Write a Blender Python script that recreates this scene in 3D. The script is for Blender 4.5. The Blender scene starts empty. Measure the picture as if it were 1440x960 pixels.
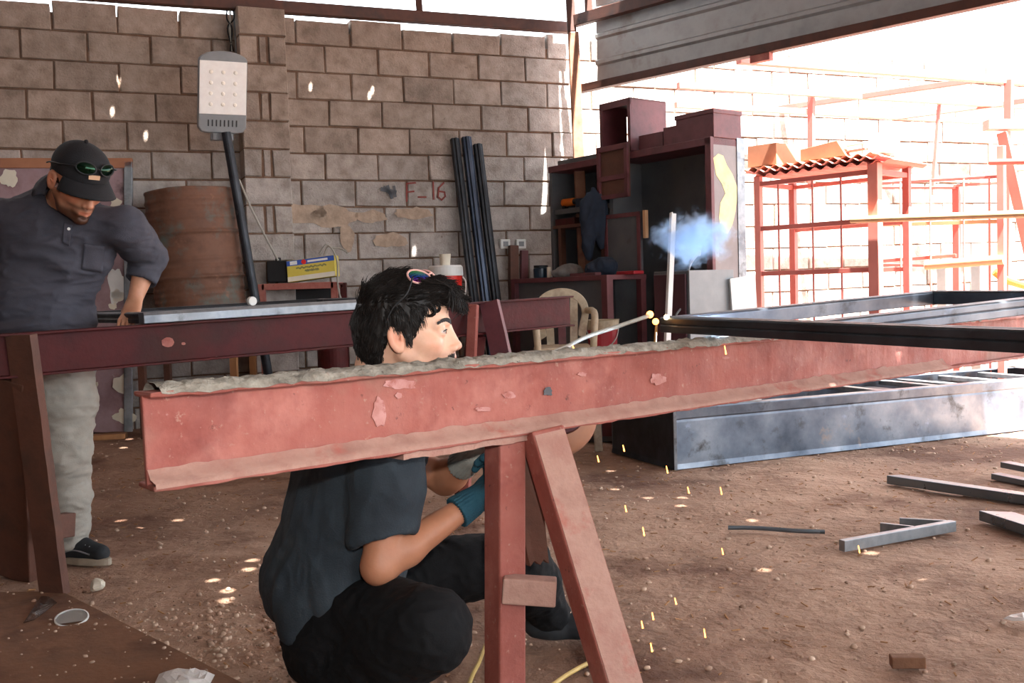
import bpy, bmesh, math, random
import numpy as np
from mathutils import Vector, Matrix, noise as mnoise
random.seed(7); np.random.seed(7)
S = bpy.context.scene
COL = S.collection
V = Vector
# ------------------------------------------------------------------ camera
FPX = 1400.0
PITCH, ROLL = 0.05, math.radians(1.7)
CAM = V((0, 0, 1.0))
FW = V((0, math.cos(PITCH), -math.sin(PITCH)))
U0 = V((0, math.sin(PITCH), math.cos(PITCH)))
X0 = V((1, 0, 0))
RT = X0 * math.cos(ROLL) - U0 * math.sin(ROLL)
UP = X0 * math.sin(ROLL) + U0 * math.cos(ROLL)

def ray(px, py):
    return FW + RT * ((px - 720) / FPX) + UP * ((480 - py) / FPX)
def P(px, py, Y):
    d = ray(px, py); return CAM + d * (Y / d.y)
def Pz(px, py, z):
    d = ray(px, py); return CAM + d * ((z - 1.0) / d.z)
def PL(px, py, A, a, off=0.0):
    """hit of a sight line with the upright plane through A along plan direction a"""
    d = ray(px, py); n = V((-a[1], a[0], 0))
    return CAM + d * ((n.dot(V((A[0], A[1], 0)) - CAM) + off) / n.dot(d))

cd = bpy.data.cameras.new('camera'); cam = bpy.data.objects.new('camera', cd); COL.objects.link(cam)
cd.sensor_width = 36; cd.lens = FPX * 36 / 1440; cd.clip_start = 0.05; cd.clip_end = 200
cam.matrix_world = Matrix(((RT.x, UP.x, -FW.x, CAM.x), (RT.y, UP.y, -FW.y, CAM.y), (RT.z, UP.z, -FW.z, CAM.z), (0, 0, 0, 1)))
S.camera = cam

# ------------------------------------------------------------------ materials
def srgb(r, g, b):
    f = lambda c: (c / 255 / 12.92) if c / 255 <= 0.04045 else ((c / 255 + 0.055) / 1.055) ** 2.4
    return (f(r), f(g), f(b), 1)

def M(name, cols, scale=6, rough=0.6, metal=0.0, bump=0.0, bscale=40, layers=(), attr=None, stretch=None, bdist=.01, rough2=None, spec=None, sss=0, detail=6):
    m = bpy.data.materials.new(name); m.use_nodes = True
    nt = m.node_tree; N = nt.nodes; L = nt.links
    b = N['Principled BSDF']
    tc = N.new('ShaderNodeTexCoord'); src = tc.outputs['Object']
    if stretch:
        mp = N.new('ShaderNodeMapping'); mp.inputs['Scale'].default_value = stretch
        L.new(src, mp.inputs['Vector']); src = mp.outputs['Vector']
    def noise_(sc, det=detail, ro=0.6):
        n = N.new('ShaderNodeTexNoise'); n.inputs['Scale'].default_value = sc
        n.inputs['Detail'].default_value = det; n.inputs['Roughness'].default_value = ro
        L.new(src, n.inputs['Vector']); return n.outputs['Fac']
    base = noise_(scale)
    r = N.new('ShaderNodeValToRGB'); L.new(base, r.inputs['Fac'])
    cr = r.color_ramp
    k = len(cols)
    if k == 1:
        cr.elements[0].color = cols[0]; cr.elements[1].color = cols[0]
    else:
        cr.elements[0].position = 0.32; cr.elements[0].color = cols[0]
        cr.elements[1].position = 0.68; cr.elements[1].color = cols[-1]
        for i in range(1, k - 1):
            e = cr.elements.new(0.32 + 0.36 * i / (k - 1)); e.color = cols[i]
    out = r.outputs['Color']
    if attr:
        a = N.new('ShaderNodeAttribute'); a.attribute_name = attr
        mx = N.new('ShaderNodeMix'); mx.data_type = 'RGBA'; mx.blend_type = 'MULTIPLY'; mx.inputs['Factor'].default_value = 1
        L.new(out, mx.inputs['A']); L.new(a.outputs['Color'], mx.inputs['B']); out = mx.outputs['Result']
    for (c, sc, lo, hi) in layers:
        f = noise_(sc, 5, 0.65)
        mr = N.new('ShaderNodeMapRange'); mr.inputs['From Min'].default_value = lo; mr.inputs['From Max'].default_value = hi
        L.new(f, mr.inputs['Value'])
        mx = N.new('ShaderNodeMix'); mx.data_type = 'RGBA'
        L.new(mr.outputs['Result'], mx.inputs['Factor']); L.new(out, mx.inputs['A']); mx.inputs['B'].default_value = c
        out = mx.outputs['Result']
    L.new(out, b.inputs['Base Color'])
    b.inputs['Metallic'].default_value = metal
    if rough2 is not None:
        mr = N.new('ShaderNodeMapRange'); mr.inputs['To Min'].default_value = rough; mr.inputs['To Max'].default_value = rough2
        mr.inputs['From Min'].default_value = .3; mr.inputs['From Max'].default_value = .7
        L.new(noise_(scale * 2.3), mr.inputs['Value']); L.new(mr.outputs['Result'], b.inputs['Roughness'])
    else:
        b.inputs['Roughness'].default_value = rough
    if spec is not None: b.inputs['Specular IOR Level'].default_value = spec
    if sss:
        b.inputs['Subsurface Weight'].default_value = sss; b.inputs['Subsurface Radius'].default_value = (.012, .005, .003)
        b.inputs['Subsurface Scale'].default_value = 0.6
    if bump:
        bp = N.new('ShaderNodeBump'); bp.inputs['Strength'].default_value = bump; bp.inputs['Distance'].default_value = bdist
        L.new(noise_(bscale), bp.inputs['Height']); L.new(bp.outputs['Normal'], b.inputs['Normal'])
    return m

def emit(name, col, st):
    m = bpy.data.materials.new(name); m.use_nodes = True
    b = m.node_tree.nodes['Principled BSDF']
    b.inputs['Base Color'].default_value = col; b.inputs['Emission Color'].default_value = col; b.inputs['Emission Strength'].default_value = st
    return m

c = srgb
MT = {}
MT['oxide'] = M('red_oxide_paint', [c(138, 72, 62), c(156, 86, 75), c(166, 100, 88)], 5, .55, bump=.3, bscale=60, rough2=.8,
    layers=[(c(182, 116, 104), 3.1, .50, .66), (c(128, 58, 50), 4.3, .56, .72), (c(172, 128, 114), 60, .62, .72), (c(150, 105, 92), 2.2, .56, .70), (c(88, 52, 46), 28, .66, .74), (c(206, 160, 156), 16, .70, .80)])
MT['oxide_dusty'] = M('dusty_red_oxide', [c(150, 92, 80), c(176, 112, 100), c(160, 118, 106)], 8, .8, bump=.3, bscale=50,
    layers=[(c(150, 124, 112), 6, .52, .7), (c(190, 180, 176), 13, .70, .76)])
MT['oxide_dark'] = M('dark_red_oxide', [c(60, 19, 20), c(78, 25, 25), c(64, 27, 26)], 5, .62, spec=.25, bump=.2, bscale=50,  # albedo lowered because the far beam gets less light
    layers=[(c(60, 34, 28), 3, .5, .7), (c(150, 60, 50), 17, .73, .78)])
MT['oxide_brown'] = M('brown_red_oxide', [c(84, 54, 43), c(100, 64, 50), c(80, 56, 46)], 6, .7, bump=.25, bscale=50)
MT['dust'] = M('pinkish_dust', [c(158, 118, 106), c(178, 140, 126), c(166, 122, 110)], 9, .95, bump=.4, bscale=70, layers=[(c(170, 104, 92), 7, .58, .7)])
MT['maroon'] = M('maroon_paint', [c(92, 48, 52), c(108, 58, 62), c(84, 46, 50)], 5, .55, bump=.1, layers=[(c(104, 80, 78), 9, .66, .8)])
MT['crust'] = M('slag_crust', [c(112, 106, 96), c(152, 146, 134), c(178, 172, 160)], 22, .95, bump=.9, bscale=90,
    layers=[(c(72, 64, 56), 40, .62, .70), (c(126, 92, 78), 11, .66, .76)])
MT['steel'] = M('mill_steel', [c(66, 74, 86), c(98, 106, 118), c(128, 134, 142)], 3, .32, metal=.75, bump=.06, bscale=30, stretch=(1, 1, 1), rough2=.5,
    layers=[(c(60, 58, 56), 7, .56, .72), (c(150, 130, 112), 5, .64, .8), (c(150, 165, 190), 4, .62, .8)])
MT['blacksteel'] = M('black_steel', [c(34, 36, 40), c(48, 51, 56), c(62, 66, 72)], 5, .38, metal=.55, bump=.05, rough2=.55, layers=[(c(92, 96, 104), 9, .66, .8)])
MT['lightsteel'] = M('bright_steel', [c(118, 122, 126), c(142, 146, 150), c(104, 108, 114)], 7, .42, metal=.6, bump=.05, layers=[(c(84, 84, 86), 9, .6, .75)])
MT['darkgrey'] = M('dark_grey_paint', [c(74, 76, 79), c(86, 88, 91), c(96, 95, 94)], 3, .6, bump=.08, layers=[(c(74, 70, 66), 7, .62, .8)])  # grey raised a little to carry the smoke veil over the cabinet
MT['galv'] = M('galvanised_sheet', [c(150, 149, 147), c(168, 167, 165), c(156, 152, 148)], 4, .5, metal=.35, bump=.05, layers=[(c(120, 100, 84), 2, .58, .8)])
MT['rust'] = M('rusty_drum_steel', [c(92, 62, 48), c(118, 82, 64), c(100, 70, 56)], 5, .75, bump=.25, bscale=50,
    layers=[(c(96, 104, 98), 3.5, .52, .66), (c(148, 104, 82), 8, .62, .75), (c(54, 30, 22), 6, .64, .76)])
MT['beam_brown'] = M('brown_roof_steel', [c(64, 36, 28), c(84, 48, 36), c(60, 40, 34)], 5, .6, bump=.1)
MT['black'] = M('matt_black', [c(18, 18, 20), c(28, 28, 30)], 8, .6)
MT['white'] = M('white_plastic', [c(214, 214, 210), c(230, 230, 226)], 6, .45)
MT['grey'] = M('grey_plastic', [c(120, 122, 124), c(136, 138, 140)], 6, .5)
MT['red'] = M('red_plastic', [c(200, 30, 26), c(222, 44, 34)], 6, .4)
MT['bucket'] = M('deep_red_plastic', [c(150, 22, 34), c(170, 30, 42)], 6, .45)
MT['beige'] = M('beige_plastic', [c(168, 150, 122), c(188, 170, 142), c(150, 128, 106)], 9, .5)
MT['orange'] = M('orange_plastic', [c(226, 110, 30), c(240, 130, 40)], 6, .45)
MT['yellow'] = M('yellow_card', [c(206, 184, 72), c(216, 196, 86)], 6, .6)
MT['blue'] = M('blue_print', [c(40, 76, 160), c(54, 90, 176)], 6, .6)
MT['paper'] = M('pale_card', [c(214, 206, 186), c(230, 222, 204)], 6, .7)
MT['ink'] = M('dull_ink', [c(120, 120, 70), c(140, 136, 84)], 6, .7)
MT['redpaint'] = M('dark_red_paint_marks', [c(120, 54, 48), c(140, 66, 58)], 20, .8)
MT['greypaint'] = M('grey_paint_marks', [c(78, 82, 88), c(96, 98, 102)], 20, .8)
MT['card'] = M('cardboard', [c(150, 100, 74), c(168, 116, 86)], 6, .8)
MT['wood'] = M('raw_wood', [c(150, 104, 66), c(178, 130, 86)], 9, .7, stretch=(1, 1, .15))
MT['rod'] = M('coated_rod', [c(150, 146, 136), c(172, 168, 158)], 20, .55)
MT['pink'] = M('glare_paled_primer', [c(204, 122, 112), c(216, 134, 122)], 5, .55)  # primer paled in its colour to carry the yard glare
MT['pinkdark'] = M('shaded_red_primer', [c(176, 92, 84), c(190, 104, 94)], 5, .55)  # darker copy of the same primer, shade put into its colour
MT['sunlit_post'] = M('sunlit_rusty_post', [c(128, 84, 64), c(158, 108, 82), c(112, 70, 54)], 5, .6, bump=.1)  # rust colour lightened for the sun on the corner post
MT['gold'] = M('yellow_varnish_pipe', [c(190, 146, 106), c(206, 164, 124)], 5, .5)
MT['cable'] = M('yellow_cable', [c(190, 160, 90), c(206, 176, 108)], 20, .6)
MT['shirtgrey'] = M('charcoal_jersey', [c(62, 62, 72), c(72, 72, 82)], 16, .85, bump=.25, bscale=260)
MT['shirtblack'] = M('faded_black_cotton', [c(30, 38, 46), c(38, 48, 56), c(50, 60, 68)], 7, .85, bump=.25, bscale=220, layers=[(c(84, 90, 92), 9, .62, .85)])
MT['trousers'] = M('pale_khaki_cloth', [c(150, 147, 138), c(168, 164, 154)], 8, .85, bump=.2, bscale=240)
MT['blacktrousers'] = M('black_denim', [c(10, 11, 13), c(16, 17, 20)], 8, .85, bump=.2, bscale=240, spec=.25, layers=[(c(30, 33, 38), 8, .66, .85)])
MT['hair'] = M('dark_hair', [c(14, 11, 10), c(28, 22, 19)], 40, .55, spec=.35)
MT['cap'] = M('black_cap_cloth', [c(20, 20, 24), c(28, 28, 32)], 20, .85, bump=.2, bscale=200)
MT['skin'] = M('skin', [c(226, 176, 148), c(238, 190, 162)], 30, .5, bump=.06, bscale=160, attr='tint', sss=.12)
MT['gloveteal'] = M('teal_knit_glove', [c(22, 68, 84), c(34, 82, 98)], 30, .85, bump=.5, bscale=300)
MT['glovegrey'] = M('grey_knit_glove', [c(150, 150, 142), c(176, 176, 168)], 30, .85, bump=.5, bscale=300)
MT['shoe'] = M('black_suede', [c(26, 30, 34), c(38, 42, 46)], 20, .8, bump=.15)
MT['sole'] = M('dirty_rubber', [c(150, 138, 120), c(172, 160, 142)], 20, .7)
MT['pad'] = M('dusty_floor_plate', [c(112, 76, 54), c(134, 94, 68), c(120, 86, 64)], 4, .85, bump=.35, bscale=50, layers=[(c(94, 60, 42), 2.2, .5, .66), (c(150, 116, 92), 34, .68, .74)])
MT['earth'] = M('red_earth', [c(152, 116, 94), c(180, 144, 120), c(202, 166, 142)], 2.2, .95, bump=1.0, bscale=22, detail=12, bdist=.035,
    layers=[(c(104, 70, 52), .55, .49, .62), (c(118, 80, 60), 1.6, .52, .68), (c(200, 164, 138), 7, .60, .78), (c(220, 194, 172), 45, .68, .74), (c(92, 62, 48), 33, .66, .72)])
MT['stone'] = M('pebble_stone', [c(120, 88, 70), c(206, 178, 156), c(160, 122, 100)], 5, .9)
MT['barsteel'] = M('bar_steel', [c(92, 102, 110), c(112, 122, 130)], 4, .24, metal=.7, rough2=.36)  # base colour lightened to stand for sky reflected on the bar tops
MT['lens'] = bpy.data.materials.new('tinted_lens'); MT['lens'].use_nodes = True
_b = MT['lens'].node_tree.nodes['Principled BSDF']; _n = MT['lens'].node_tree
_b.inputs['Metallic'].default_value = .9; _b.inputs['Roughness'].default_value = .08
_lw = _n.nodes.new('ShaderNodeTexCoord'); _rp = _n.nodes.new('ShaderNodeValToRGB'); _sx = _n.nodes.new('ShaderNodeSeparateXYZ')
_n.links.new(_lw.outputs['Generated'], _sx.inputs[0]); _n.links.new(_sx.outputs['Z'], _rp.inputs['Fac']); _n.links.new(_rp.outputs['Color'], _b.inputs['Base Color'])
_rp.color_ramp.elements[0].color = c(150, 30, 110); _rp.color_ramp.elements[1].color = c(60, 170, 70)
_e = _rp.color_ramp.elements.new(.45); _e.color = c(30, 60, 190)
def glass(name, col, rough=.05):
    m = bpy.data.materials.new(name); m.use_nodes = True
    b = m.node_tree.nodes['Principled BSDF']; b.inputs['Base Color'].default_value = col
    b.inputs['Transmission Weight'].default_value = 1; b.inputs['Roughness'].default_value = rough; b.inputs['IOR'].default_value = 1.4
    return m
MT['glass'] = glass('clear_glass', (1, 1, 1, 1)); MT['film'] = glass('clear_film', (.9, .9, .9, 1), .2)
MT['bag'] = M('white_film', [c(226, 222, 218), c(240, 238, 236)], 14, .4, bump=.4, bscale=40)
MT['spark'] = emit('hot_metal', (1, .36, .06, 1), 5); MT['spark2'] = emit('arc_glow', (1, .75, .4, 1), 20)

# ------------------------------------------------------------------ object helpers
ORG = {}
def tag(o, label=None, cat=None, group=None, kind=None):
    if label: o['label'] = label
    if cat: o['category'] = cat
    if group: o['group'] = group
    if kind: o['kind'] = kind
    return o
def thing(name, loc, label, cat, group=None):
    o = bpy.data.objects.new(name, None); COL.objects.link(o)
    o.location = V(loc); o.empty_display_size = .1; ORG[o.name] = V(loc)
    return tag(o, label, cat, group)
def worldorg(o): return ORG[o.name]

def make_obj(name, verts, faces, mat, parent=None, origin=None, smooth=False, bevel=0, seg=2, colors=None, label=None, edges=()):
    if parent is not None: org = worldorg(parent)
    elif origin is not None: org = V(origin)
    else: org = V((0, 0, 0))
    me = bpy.data.meshes.new(name)
    vv = np.asarray(verts, dtype=np.float64).reshape(-1, 3) - np.array(org)
    if isinstance(faces, np.ndarray):
        n = len(faces); k = faces.shape[1]
        me.vertices.add(len(vv)); me.vertices.foreach_set('co', vv.ravel())
        me.loops.add(n * k); me.loops.foreach_set('vertex_index', faces.ravel().astype(np.int32))
        me.polygons.add(n); me.polygons.foreach_set('loop_start', np.arange(0, n * k, k, dtype=np.int32))
        me.update(calc_edges=True); me.validate()
    else:
        me.from_pydata([tuple(v) for v in vv], list(edges), faces); me.validate(); me.update()
    if smooth:
        me.polygons.foreach_set('use_smooth', [True] * len(me.polygons))
    if colors is not None:
        a = me.color_attributes.new('tint', 'FLOAT_COLOR', 'POINT')
        cc = np.ones((len(vv), 4), dtype=np.float32); cc[:, :3] = colors
        a.data.foreach_set('color', cc.ravel())
    me.materials.append(mat)
    o = bpy.data.objects.new(name, me); COL.objects.link(o)
    if parent is not None: o.parent = parent
    else: o.location = org
    ORG[o.name] = org
    if bevel:
        md = o.modifiers.new('bevel', 'BEVEL'); md.width = bevel; md.segments = seg; md.limit_method = 'ANGLE'; md.angle_limit = .6
    if label: o['label'] = label
    return o

def frame_of(d, up=V((0, 0, 1))):
    d = d.normalized()
    if abs(d.dot(up)) > .98: up = V((0, 1, 0))
    s = d.cross(up).normalized(); u = s.cross(d).normalized()
    return d, s, u

class MB:
    def __init__(s): s.v = []; s.f = []
    def add(s, vs, fs):
        o = len(s.v); s.v += [V(x) for x in vs]; s.f += [[i + o for i in f] for f in fs]; return s
    def box(s, cen, ax, ay, az):
        """centre and three half vectors"""
        cen = V(cen); ax = V(ax); ay = V(ay); az = V(az)
        vs = [cen + ax * i + ay * j + az * k for i in (-1, 1) for j in (-1, 1) for k in (-1, 1)]
        fs = [(0, 1, 3, 2), (4, 6, 7, 5), (0, 4, 5, 1), (2, 3, 7, 6), (0, 2, 6, 4), (1, 5, 7, 3)]
        if ax.cross(ay).dot(az) < 0: fs = [tuple(reversed(f)) for f in fs]
        return s.add(vs, fs)
    def bar(s, p0, p1, w, h, up=V((0, 0, 1)), top=False):
        """box between two points: w sideways, h along up; top=True: the points lie on the top face"""
        p0 = V(p0); p1 = V(p1); d, sd, u = frame_of(p1 - p0, V(up))
        off = u * (-h / 2) if top else V((0, 0, 0))
        return s.box((p0 + p1) / 2 + off, (p1 - p0) / 2, sd * w / 2, u * h / 2)
    def cyl(s, p0, p1, r0, r1=None, n=16, caps=True):
        p0 = V(p0); p1 = V(p1); r1 = r0 if r1 is None else r1
        d, a, b = frame_of(p1 - p0)
        vs = []
        for p, r in ((p0, r0), (p1, r1)):
            for i in range(n):
                t = 2 * math.pi * i / n; vs.append(p + a * math.cos(t) * r + b * math.sin(t) * r)
        fs = [(i, n + i, n + (i + 1) % n, (i + 1) % n) for i in range(n)]
        if caps: fs += [tuple(range(n)), tuple(range(2 * n - 1, n - 1, -1))]
        return s.add(vs, fs)
    def tube(s, pts, r, n=8, r_end=None):
        pts = [V(p) for p in pts]; k = len(pts); vs = []; fs = []
        d0 = (pts[1] - pts[0]).normalized(); _, a, b = frame_of(d0)
        for i, p in enumerate(pts):
            d = (pts[min(i + 1, k - 1)] - pts[max(i - 1, 0)]).normalized()
            a = (a - d * a.dot(d)).normalized(); b = d.cross(a)
            rr = r if r_end is None else r + (r_end - r) * i / (k - 1)
            for j in range(n):
                t = 2 * math.pi * j / n; vs.append(p + a * math.cos(t) * rr + b * math.sin(t) * rr)
        for i in range(k - 1):
            for j in range(n):
                fs.append((i * n + j, i * n + (j + 1) % n, (i + 1) * n + (j + 1) % n, (i + 1) * n + j))
        fs += [tuple(range(n - 1, -1, -1)), tuple(range((k - 1) * n, k * n))]
        return s.add(vs, fs)
    def lathe(s, base, prof, axis=V((0, 0, 1)), n=32, close=False):
        """prof: (radius, height) pairs"""
        base = V(base); d, a, b = frame_of(V(axis)); vs = []; fs = []; k = len(prof)
        for (r, h) in prof:
            for j in range(n):
                t = 2 * math.pi * j / n; vs.append(base + d * h + (a * math.cos(t) + b * math.sin(t)) * r)
        for i in range(k - 1):
            for j in range(n):
                fs.append((i * n + j, (i + 1) * n + j, (i + 1) * n + (j + 1) % n, i * n + (j + 1) % n))
        if prof[0][0] > 1e-5: fs.append(tuple(range(n)))
        if prof[-1][0] > 1e-5 and close: fs.append(tuple(range(k * n - 1, (k - 1) * n - 1, -1)))
        return s.add(vs, fs)
    def extrude(s, poly, p0, p1, up=V((0, 0, 1)), nseg=1, jit=0, seed=0):
        """poly: (sideways, up) outline swept from p0 to p1"""
        p0 = V(p0); p1 = V(p1); d, sd, u = frame_of(p1 - p0, V(up)); n = len(poly); vs = []
        for i in range(nseg + 1):
            p = p0.lerp(p1, i / nseg)
            for (x, y) in poly:
                q = p + sd * x + u * y
                if jit: q = q + jit * mnoise.noise_vector(q * 14 + V((seed, 0, 0))) + jit * .6 * mnoise.noise_vector(q * 60)
                vs.append(q)
        fs = []
        for i in range(nseg):
            for j in range(n):
                fs.append((i * n + j, (i + 1) * n + j, (i + 1) * n + (j + 1) % n, i * n + (j + 1) % n))
        fs += [tuple(range(n)), tuple(range((nseg + 1) * n - 1, nseg * n - 1, -1))]
        return s.add(vs, fs)
    def prism(s, pts, thick):
        """flat outline of 3d points given a thickness vector"""
        pts = [V(p) for p in pts]; t = V(thick); n = len(pts)
        vs = pts + [p + t for p in pts]
        nrm = V((0, 0, 0))
        for i in range(n): nrm += pts[i].cross(pts[(i + 1) % n])
        fs = [tuple(range(n)), tuple(range(2 * n - 1, n - 1, -1))] + [(i, n + i, n + (i + 1) % n, (i + 1) % n) for i in range(n)]
        if nrm.dot(t) > 0: fs = [tuple(reversed(f)) for f in fs]
        return s.add(vs, fs)
    def ball(s, cen, r, n=12, m=8, sq=(1, 1, 1)):
        cen = V(cen); vs = [cen + V((0, 0, r * sq[2]))]; fs = []
        for i in range(1, m):
            ph = math.pi * i / m
            for j in range(n):
                t = 2 * math.pi * j / n
                vs.append(cen + V((r * sq[0] * math.sin(ph) * math.cos(t), r * sq[1] * math.sin(ph) * math.sin(t), r * sq[2] * math.cos(ph))))
        vs.append(cen - V((0, 0, r * sq[2])))
        for j in range(n): fs.append((0, 1 + j, 1 + (j + 1) % n))
        for i in range(m - 2):
            for j in range(n):
                a = 1 + i * n + j; b = 1 + i * n + (j + 1) % n
                fs.append((a, a + n, b + n, b))
        l = len(vs) - 1; o = 1 + (m - 2) * n
        for j in range(n): fs.append((o + j, l, o + (j + 1) % n))
        return s.add(vs, fs)
    def ribbon(s, pts, w, nrm, thick=.002):
        pts = [V(p) for p in pts]; nrm = V(nrm).normalized()
        for a, b in zip(pts[:-1], pts[1:]):
            d = (b - a).normalized(); sd = d.cross(nrm).normalized() * w / 2
            a2 = a - d * w * .3; b2 = b + d * w * .3
            s.prism([a2 - sd, a2 + sd, b2 + sd, b2 - sd], nrm * thick)
        return s
    def build(s, name, mat, parent=None, origin=None, **kw):
        return make_obj(name, s.v, s.f, MT[mat] if isinstance(mat, str) else mat, parent, origin, **kw)

def spline(pts, n=8):
    """Catmull-Rom through the points"""
    pts = [V(p) for p in pts]; q = [pts[0] * 2 - pts[1]] + pts + [pts[-1] * 2 - pts[-2]]; out = []
    for i in range(1, len(q) - 2):
        a, b, c_, d = q[i - 1:i + 3]
        for k in range(n):
            t = k / n
            out.append(.5 * ((2 * b) + (c_ - a) * t + (2 * a - 5 * b + 4 * c_ - d) * t * t + (3 * b - a - 3 * c_ + d) * t ** 3))
    out.append(pts[-1]); return out
IBEAM = lambda h, w, tf, tw: [(-w / 2, 0), (w / 2, 0), (w / 2, tf), (tw / 2, tf), (tw / 2, h - tf), (w / 2, h - tf), (w / 2, h), (-w / 2, h), (-w / 2, h - tf), (-tw / 2, h - tf), (-tw / 2, tf), (-w / 2, tf)]
def smooth01(x, a, b):
    t = np.clip((x - a) / (b - a), 0, 1); return t * t * (3 - 2 * t)

# ------------------------------------------------------------------ implicit surfaces for bodies and cloth
class Sdf:
    def __init__(s, lo, hi, h):
        s.lo = np.array(lo, float); s.h = h
        s.n = np.ceil((np.array(hi) - s.lo) / h).astype(int) + 1
        s.f = np.full(s.n, 1.0, np.float32)
    def _blk(s, lo, hi):
        i0 = np.clip(np.floor((np.array(lo) - s.lo) / s.h).astype(int), 0, s.n)
        i1 = np.clip(np.ceil((np.array(hi) - s.lo) / s.h).astype(int) + 1, 0, s.n)
        if np.any(i1 <= i0): return None
        sl = tuple(slice(a, b) for a, b in zip(i0, i1))
        g = [(s.lo[k] + s.h * np.arange(i0[k], i1[k])).astype(np.float32) for k in range(3)]
        return sl, g[0][:, None, None], g[1][None, :, None], g[2][None, None, :]
    def _comb(s, sl, d, k, op):
        a = s.f[sl]
        if op == 'u':
            if k <= 0: s.f[sl] = np.minimum(a, d); return
            h = np.clip(.5 + .5 * (d - a) / k, 0, 1); s.f[sl] = d * (1 - h) + a * h - k * h * (1 - h)
        elif op == 's':
            d = -d
            if k <= 0: s.f[sl] = np.maximum(a, d); return
            h = np.clip(.5 - .5 * (d - a) / k, 0, 1); s.f[sl] = d * (1 - h) + a * h + k * h * (1 - h)
    def cap(s, p0, p1, r0, r1=None, k=.015, op='u'):
        r1 = r0 if r1 is None else r1
        p0 = np.array(p0, float); p1 = np.array(p1, float); m = max(r0, r1) + k + 3 * s.h
        b = s._blk(np.minimum(p0, p1) - m, np.maximum(p0, p1) + m)
        if b is None: return s
        sl, X, Y, Z = b; d = p1 - p0; L = float(d @ d) + 1e-12
        t = np.clip(((X - p0[0]) * d[0] + (Y - p0[1]) * d[1] + (Z - p0[2]) * d[2]) / L, 0, 1)
        q = np.sqrt((X - p0[0] - t * d[0]) ** 2 + (Y - p0[1] - t * d[1]) ** 2 + (Z - p0[2] - t * d[2]) ** 2) - (r0 + (r1 - r0) * t)
        s._comb(sl, q.astype(np.float32), k, op); return s
    def chain(s, pts, rs, k=.015, op='u'):
        for i in range(len(pts) - 1): s.cap(pts[i], pts[i + 1], rs[i], rs[i + 1], k, op)
        return s
    def ell(s, cen, r, ax=None, k=.015, op='u'):
        cen = np.array(cen, float); r = np.array(r, float); m = r.max() + k + 3 * s.h
        b = s._blk(cen - m, cen + m)
        if b is None: return s
        sl, X, Y, Z = b; A = np.eye(3) if ax is None else np.array([list(a) for a in ax], float)
        x = X - cen[0]; y = Y - cen[1]; z = Z - cen[2]
        u = [A[i][0] * x + A[i][1] * y + A[i][2] * z for i in range(3)]
        k0 = np.sqrt(sum((u[i] / r[i]) ** 2 for i in range(3))); k1 = np.sqrt(sum((u[i] / r[i] ** 2) ** 2 for i in range(3))) + 1e-9
        s._comb(sl, (k0 * (k0 - 1) / k1).astype(np.float32), k, op); return s
    def plane(s, p, n, k=.004, near=None, rad=None):
        """cut away what lies beyond p in direction n (inside a ball of radius rad round near)"""
        n = np.array(V(n).normalized()); p = np.array(p, float)
        if near is None: lo = s.lo; hi = s.lo + s.h * s.n
        else: near = np.array(near, float); lo = near - rad; hi = near + rad
        b = s._blk(lo, hi); sl, X, Y, Z = b
        d = -((X - p[0]) * n[0] + (Y - p[1]) * n[1] + (Z - p[2]) * n[2])
        s._comb(sl, np.broadcast_to(d, s.f[sl].shape).astype(np.float32), k, 's'); return s
    def twin(s):
        t = Sdf.__new__(Sdf); t.lo = s.lo; t.h = s.h; t.n = s.n; t.f = np.full(s.n, 1.0, np.float32); return t
    def merge(s, o, k=.02):
        s._comb((slice(None),) * 3, o.f, k, 'u'); return s
    def mesh(s):
        f = s.f; ins = f < 0
        c8 = [ins[i:f.shape[0] - 1 + i, j:f.shape[1] - 1 + j, k:f.shape[2] - 1 + k] for i in (0, 1) for j in (0, 1) for k in (0, 1)]
        cnt = sum(x.astype(np.int8) for x in c8); act = (cnt > 0) & (cnt < 8)
        idx = np.argwhere(act); num = np.full(act.shape, -1, np.int64); num[act] = np.arange(len(idx))
        acc = np.zeros((len(idx), 3)); w = np.zeros(len(idx))
        cor = [(i, j, k) for i in (0, 1) for j in (0, 1) for k in (0, 1)]
        val = {q: f[idx[:, 0] + q[0], idx[:, 1] + q[1], idx[:, 2] + q[2]] for q in cor}
        for a in range(8):
            for b in range(a + 1, 8):
                qa, qb = cor[a], cor[b]
                if sum(abs(qa[i] - qb[i]) for i in range(3)) != 1: continue
                va, vb = val[qa], val[qb]; m = (va < 0) != (vb < 0)
                t = np.where(m, va / (va - vb + 1e-20), 0)
                for i in range(3): acc[:, i] += np.where(m, qa[i] + t * (qb[i] - qa[i]), 0)
                w += m
        vs = s.lo + s.h * (idx + acc / w[:, None])
        quads = []
        for ax in range(3):
            sa = [slice(None)] * 3; sb = [slice(None)] * 3; sa[ax] = slice(0, -1); sb[ax] = slice(1, None)
            A = ins[tuple(sa)]; B = ins[tuple(sb)]
            for sign in (0, 1):
                e = np.argwhere((A & ~B) if sign == 0 else (~A & B))
                o1, o2 = (ax + 1) % 3, (ax + 2) % 3
                ok = (e[:, o1] > 0) & (e[:, o2] > 0) & (e[:, o1] < f.shape[o1] - 1) & (e[:, o2] < f.shape[o2] - 1)
                e = e[ok]
                q = []
                for (d1, d2) in ((0, 0), (-1, 0), (-1, -1), (0, -1)):
                    g = e.copy(); g[:, o1] += d1; g[:, o2] += d2; q.append(num[g[:, 0], g[:, 1], g[:, 2]])
                q = np.stack(q, 1)
                if sign == 1: q = q[:, ::-1]
                quads.append(q)
        q = np.concatenate(quads)
        return vs, q[(q >= 0).all(1)]

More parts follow.
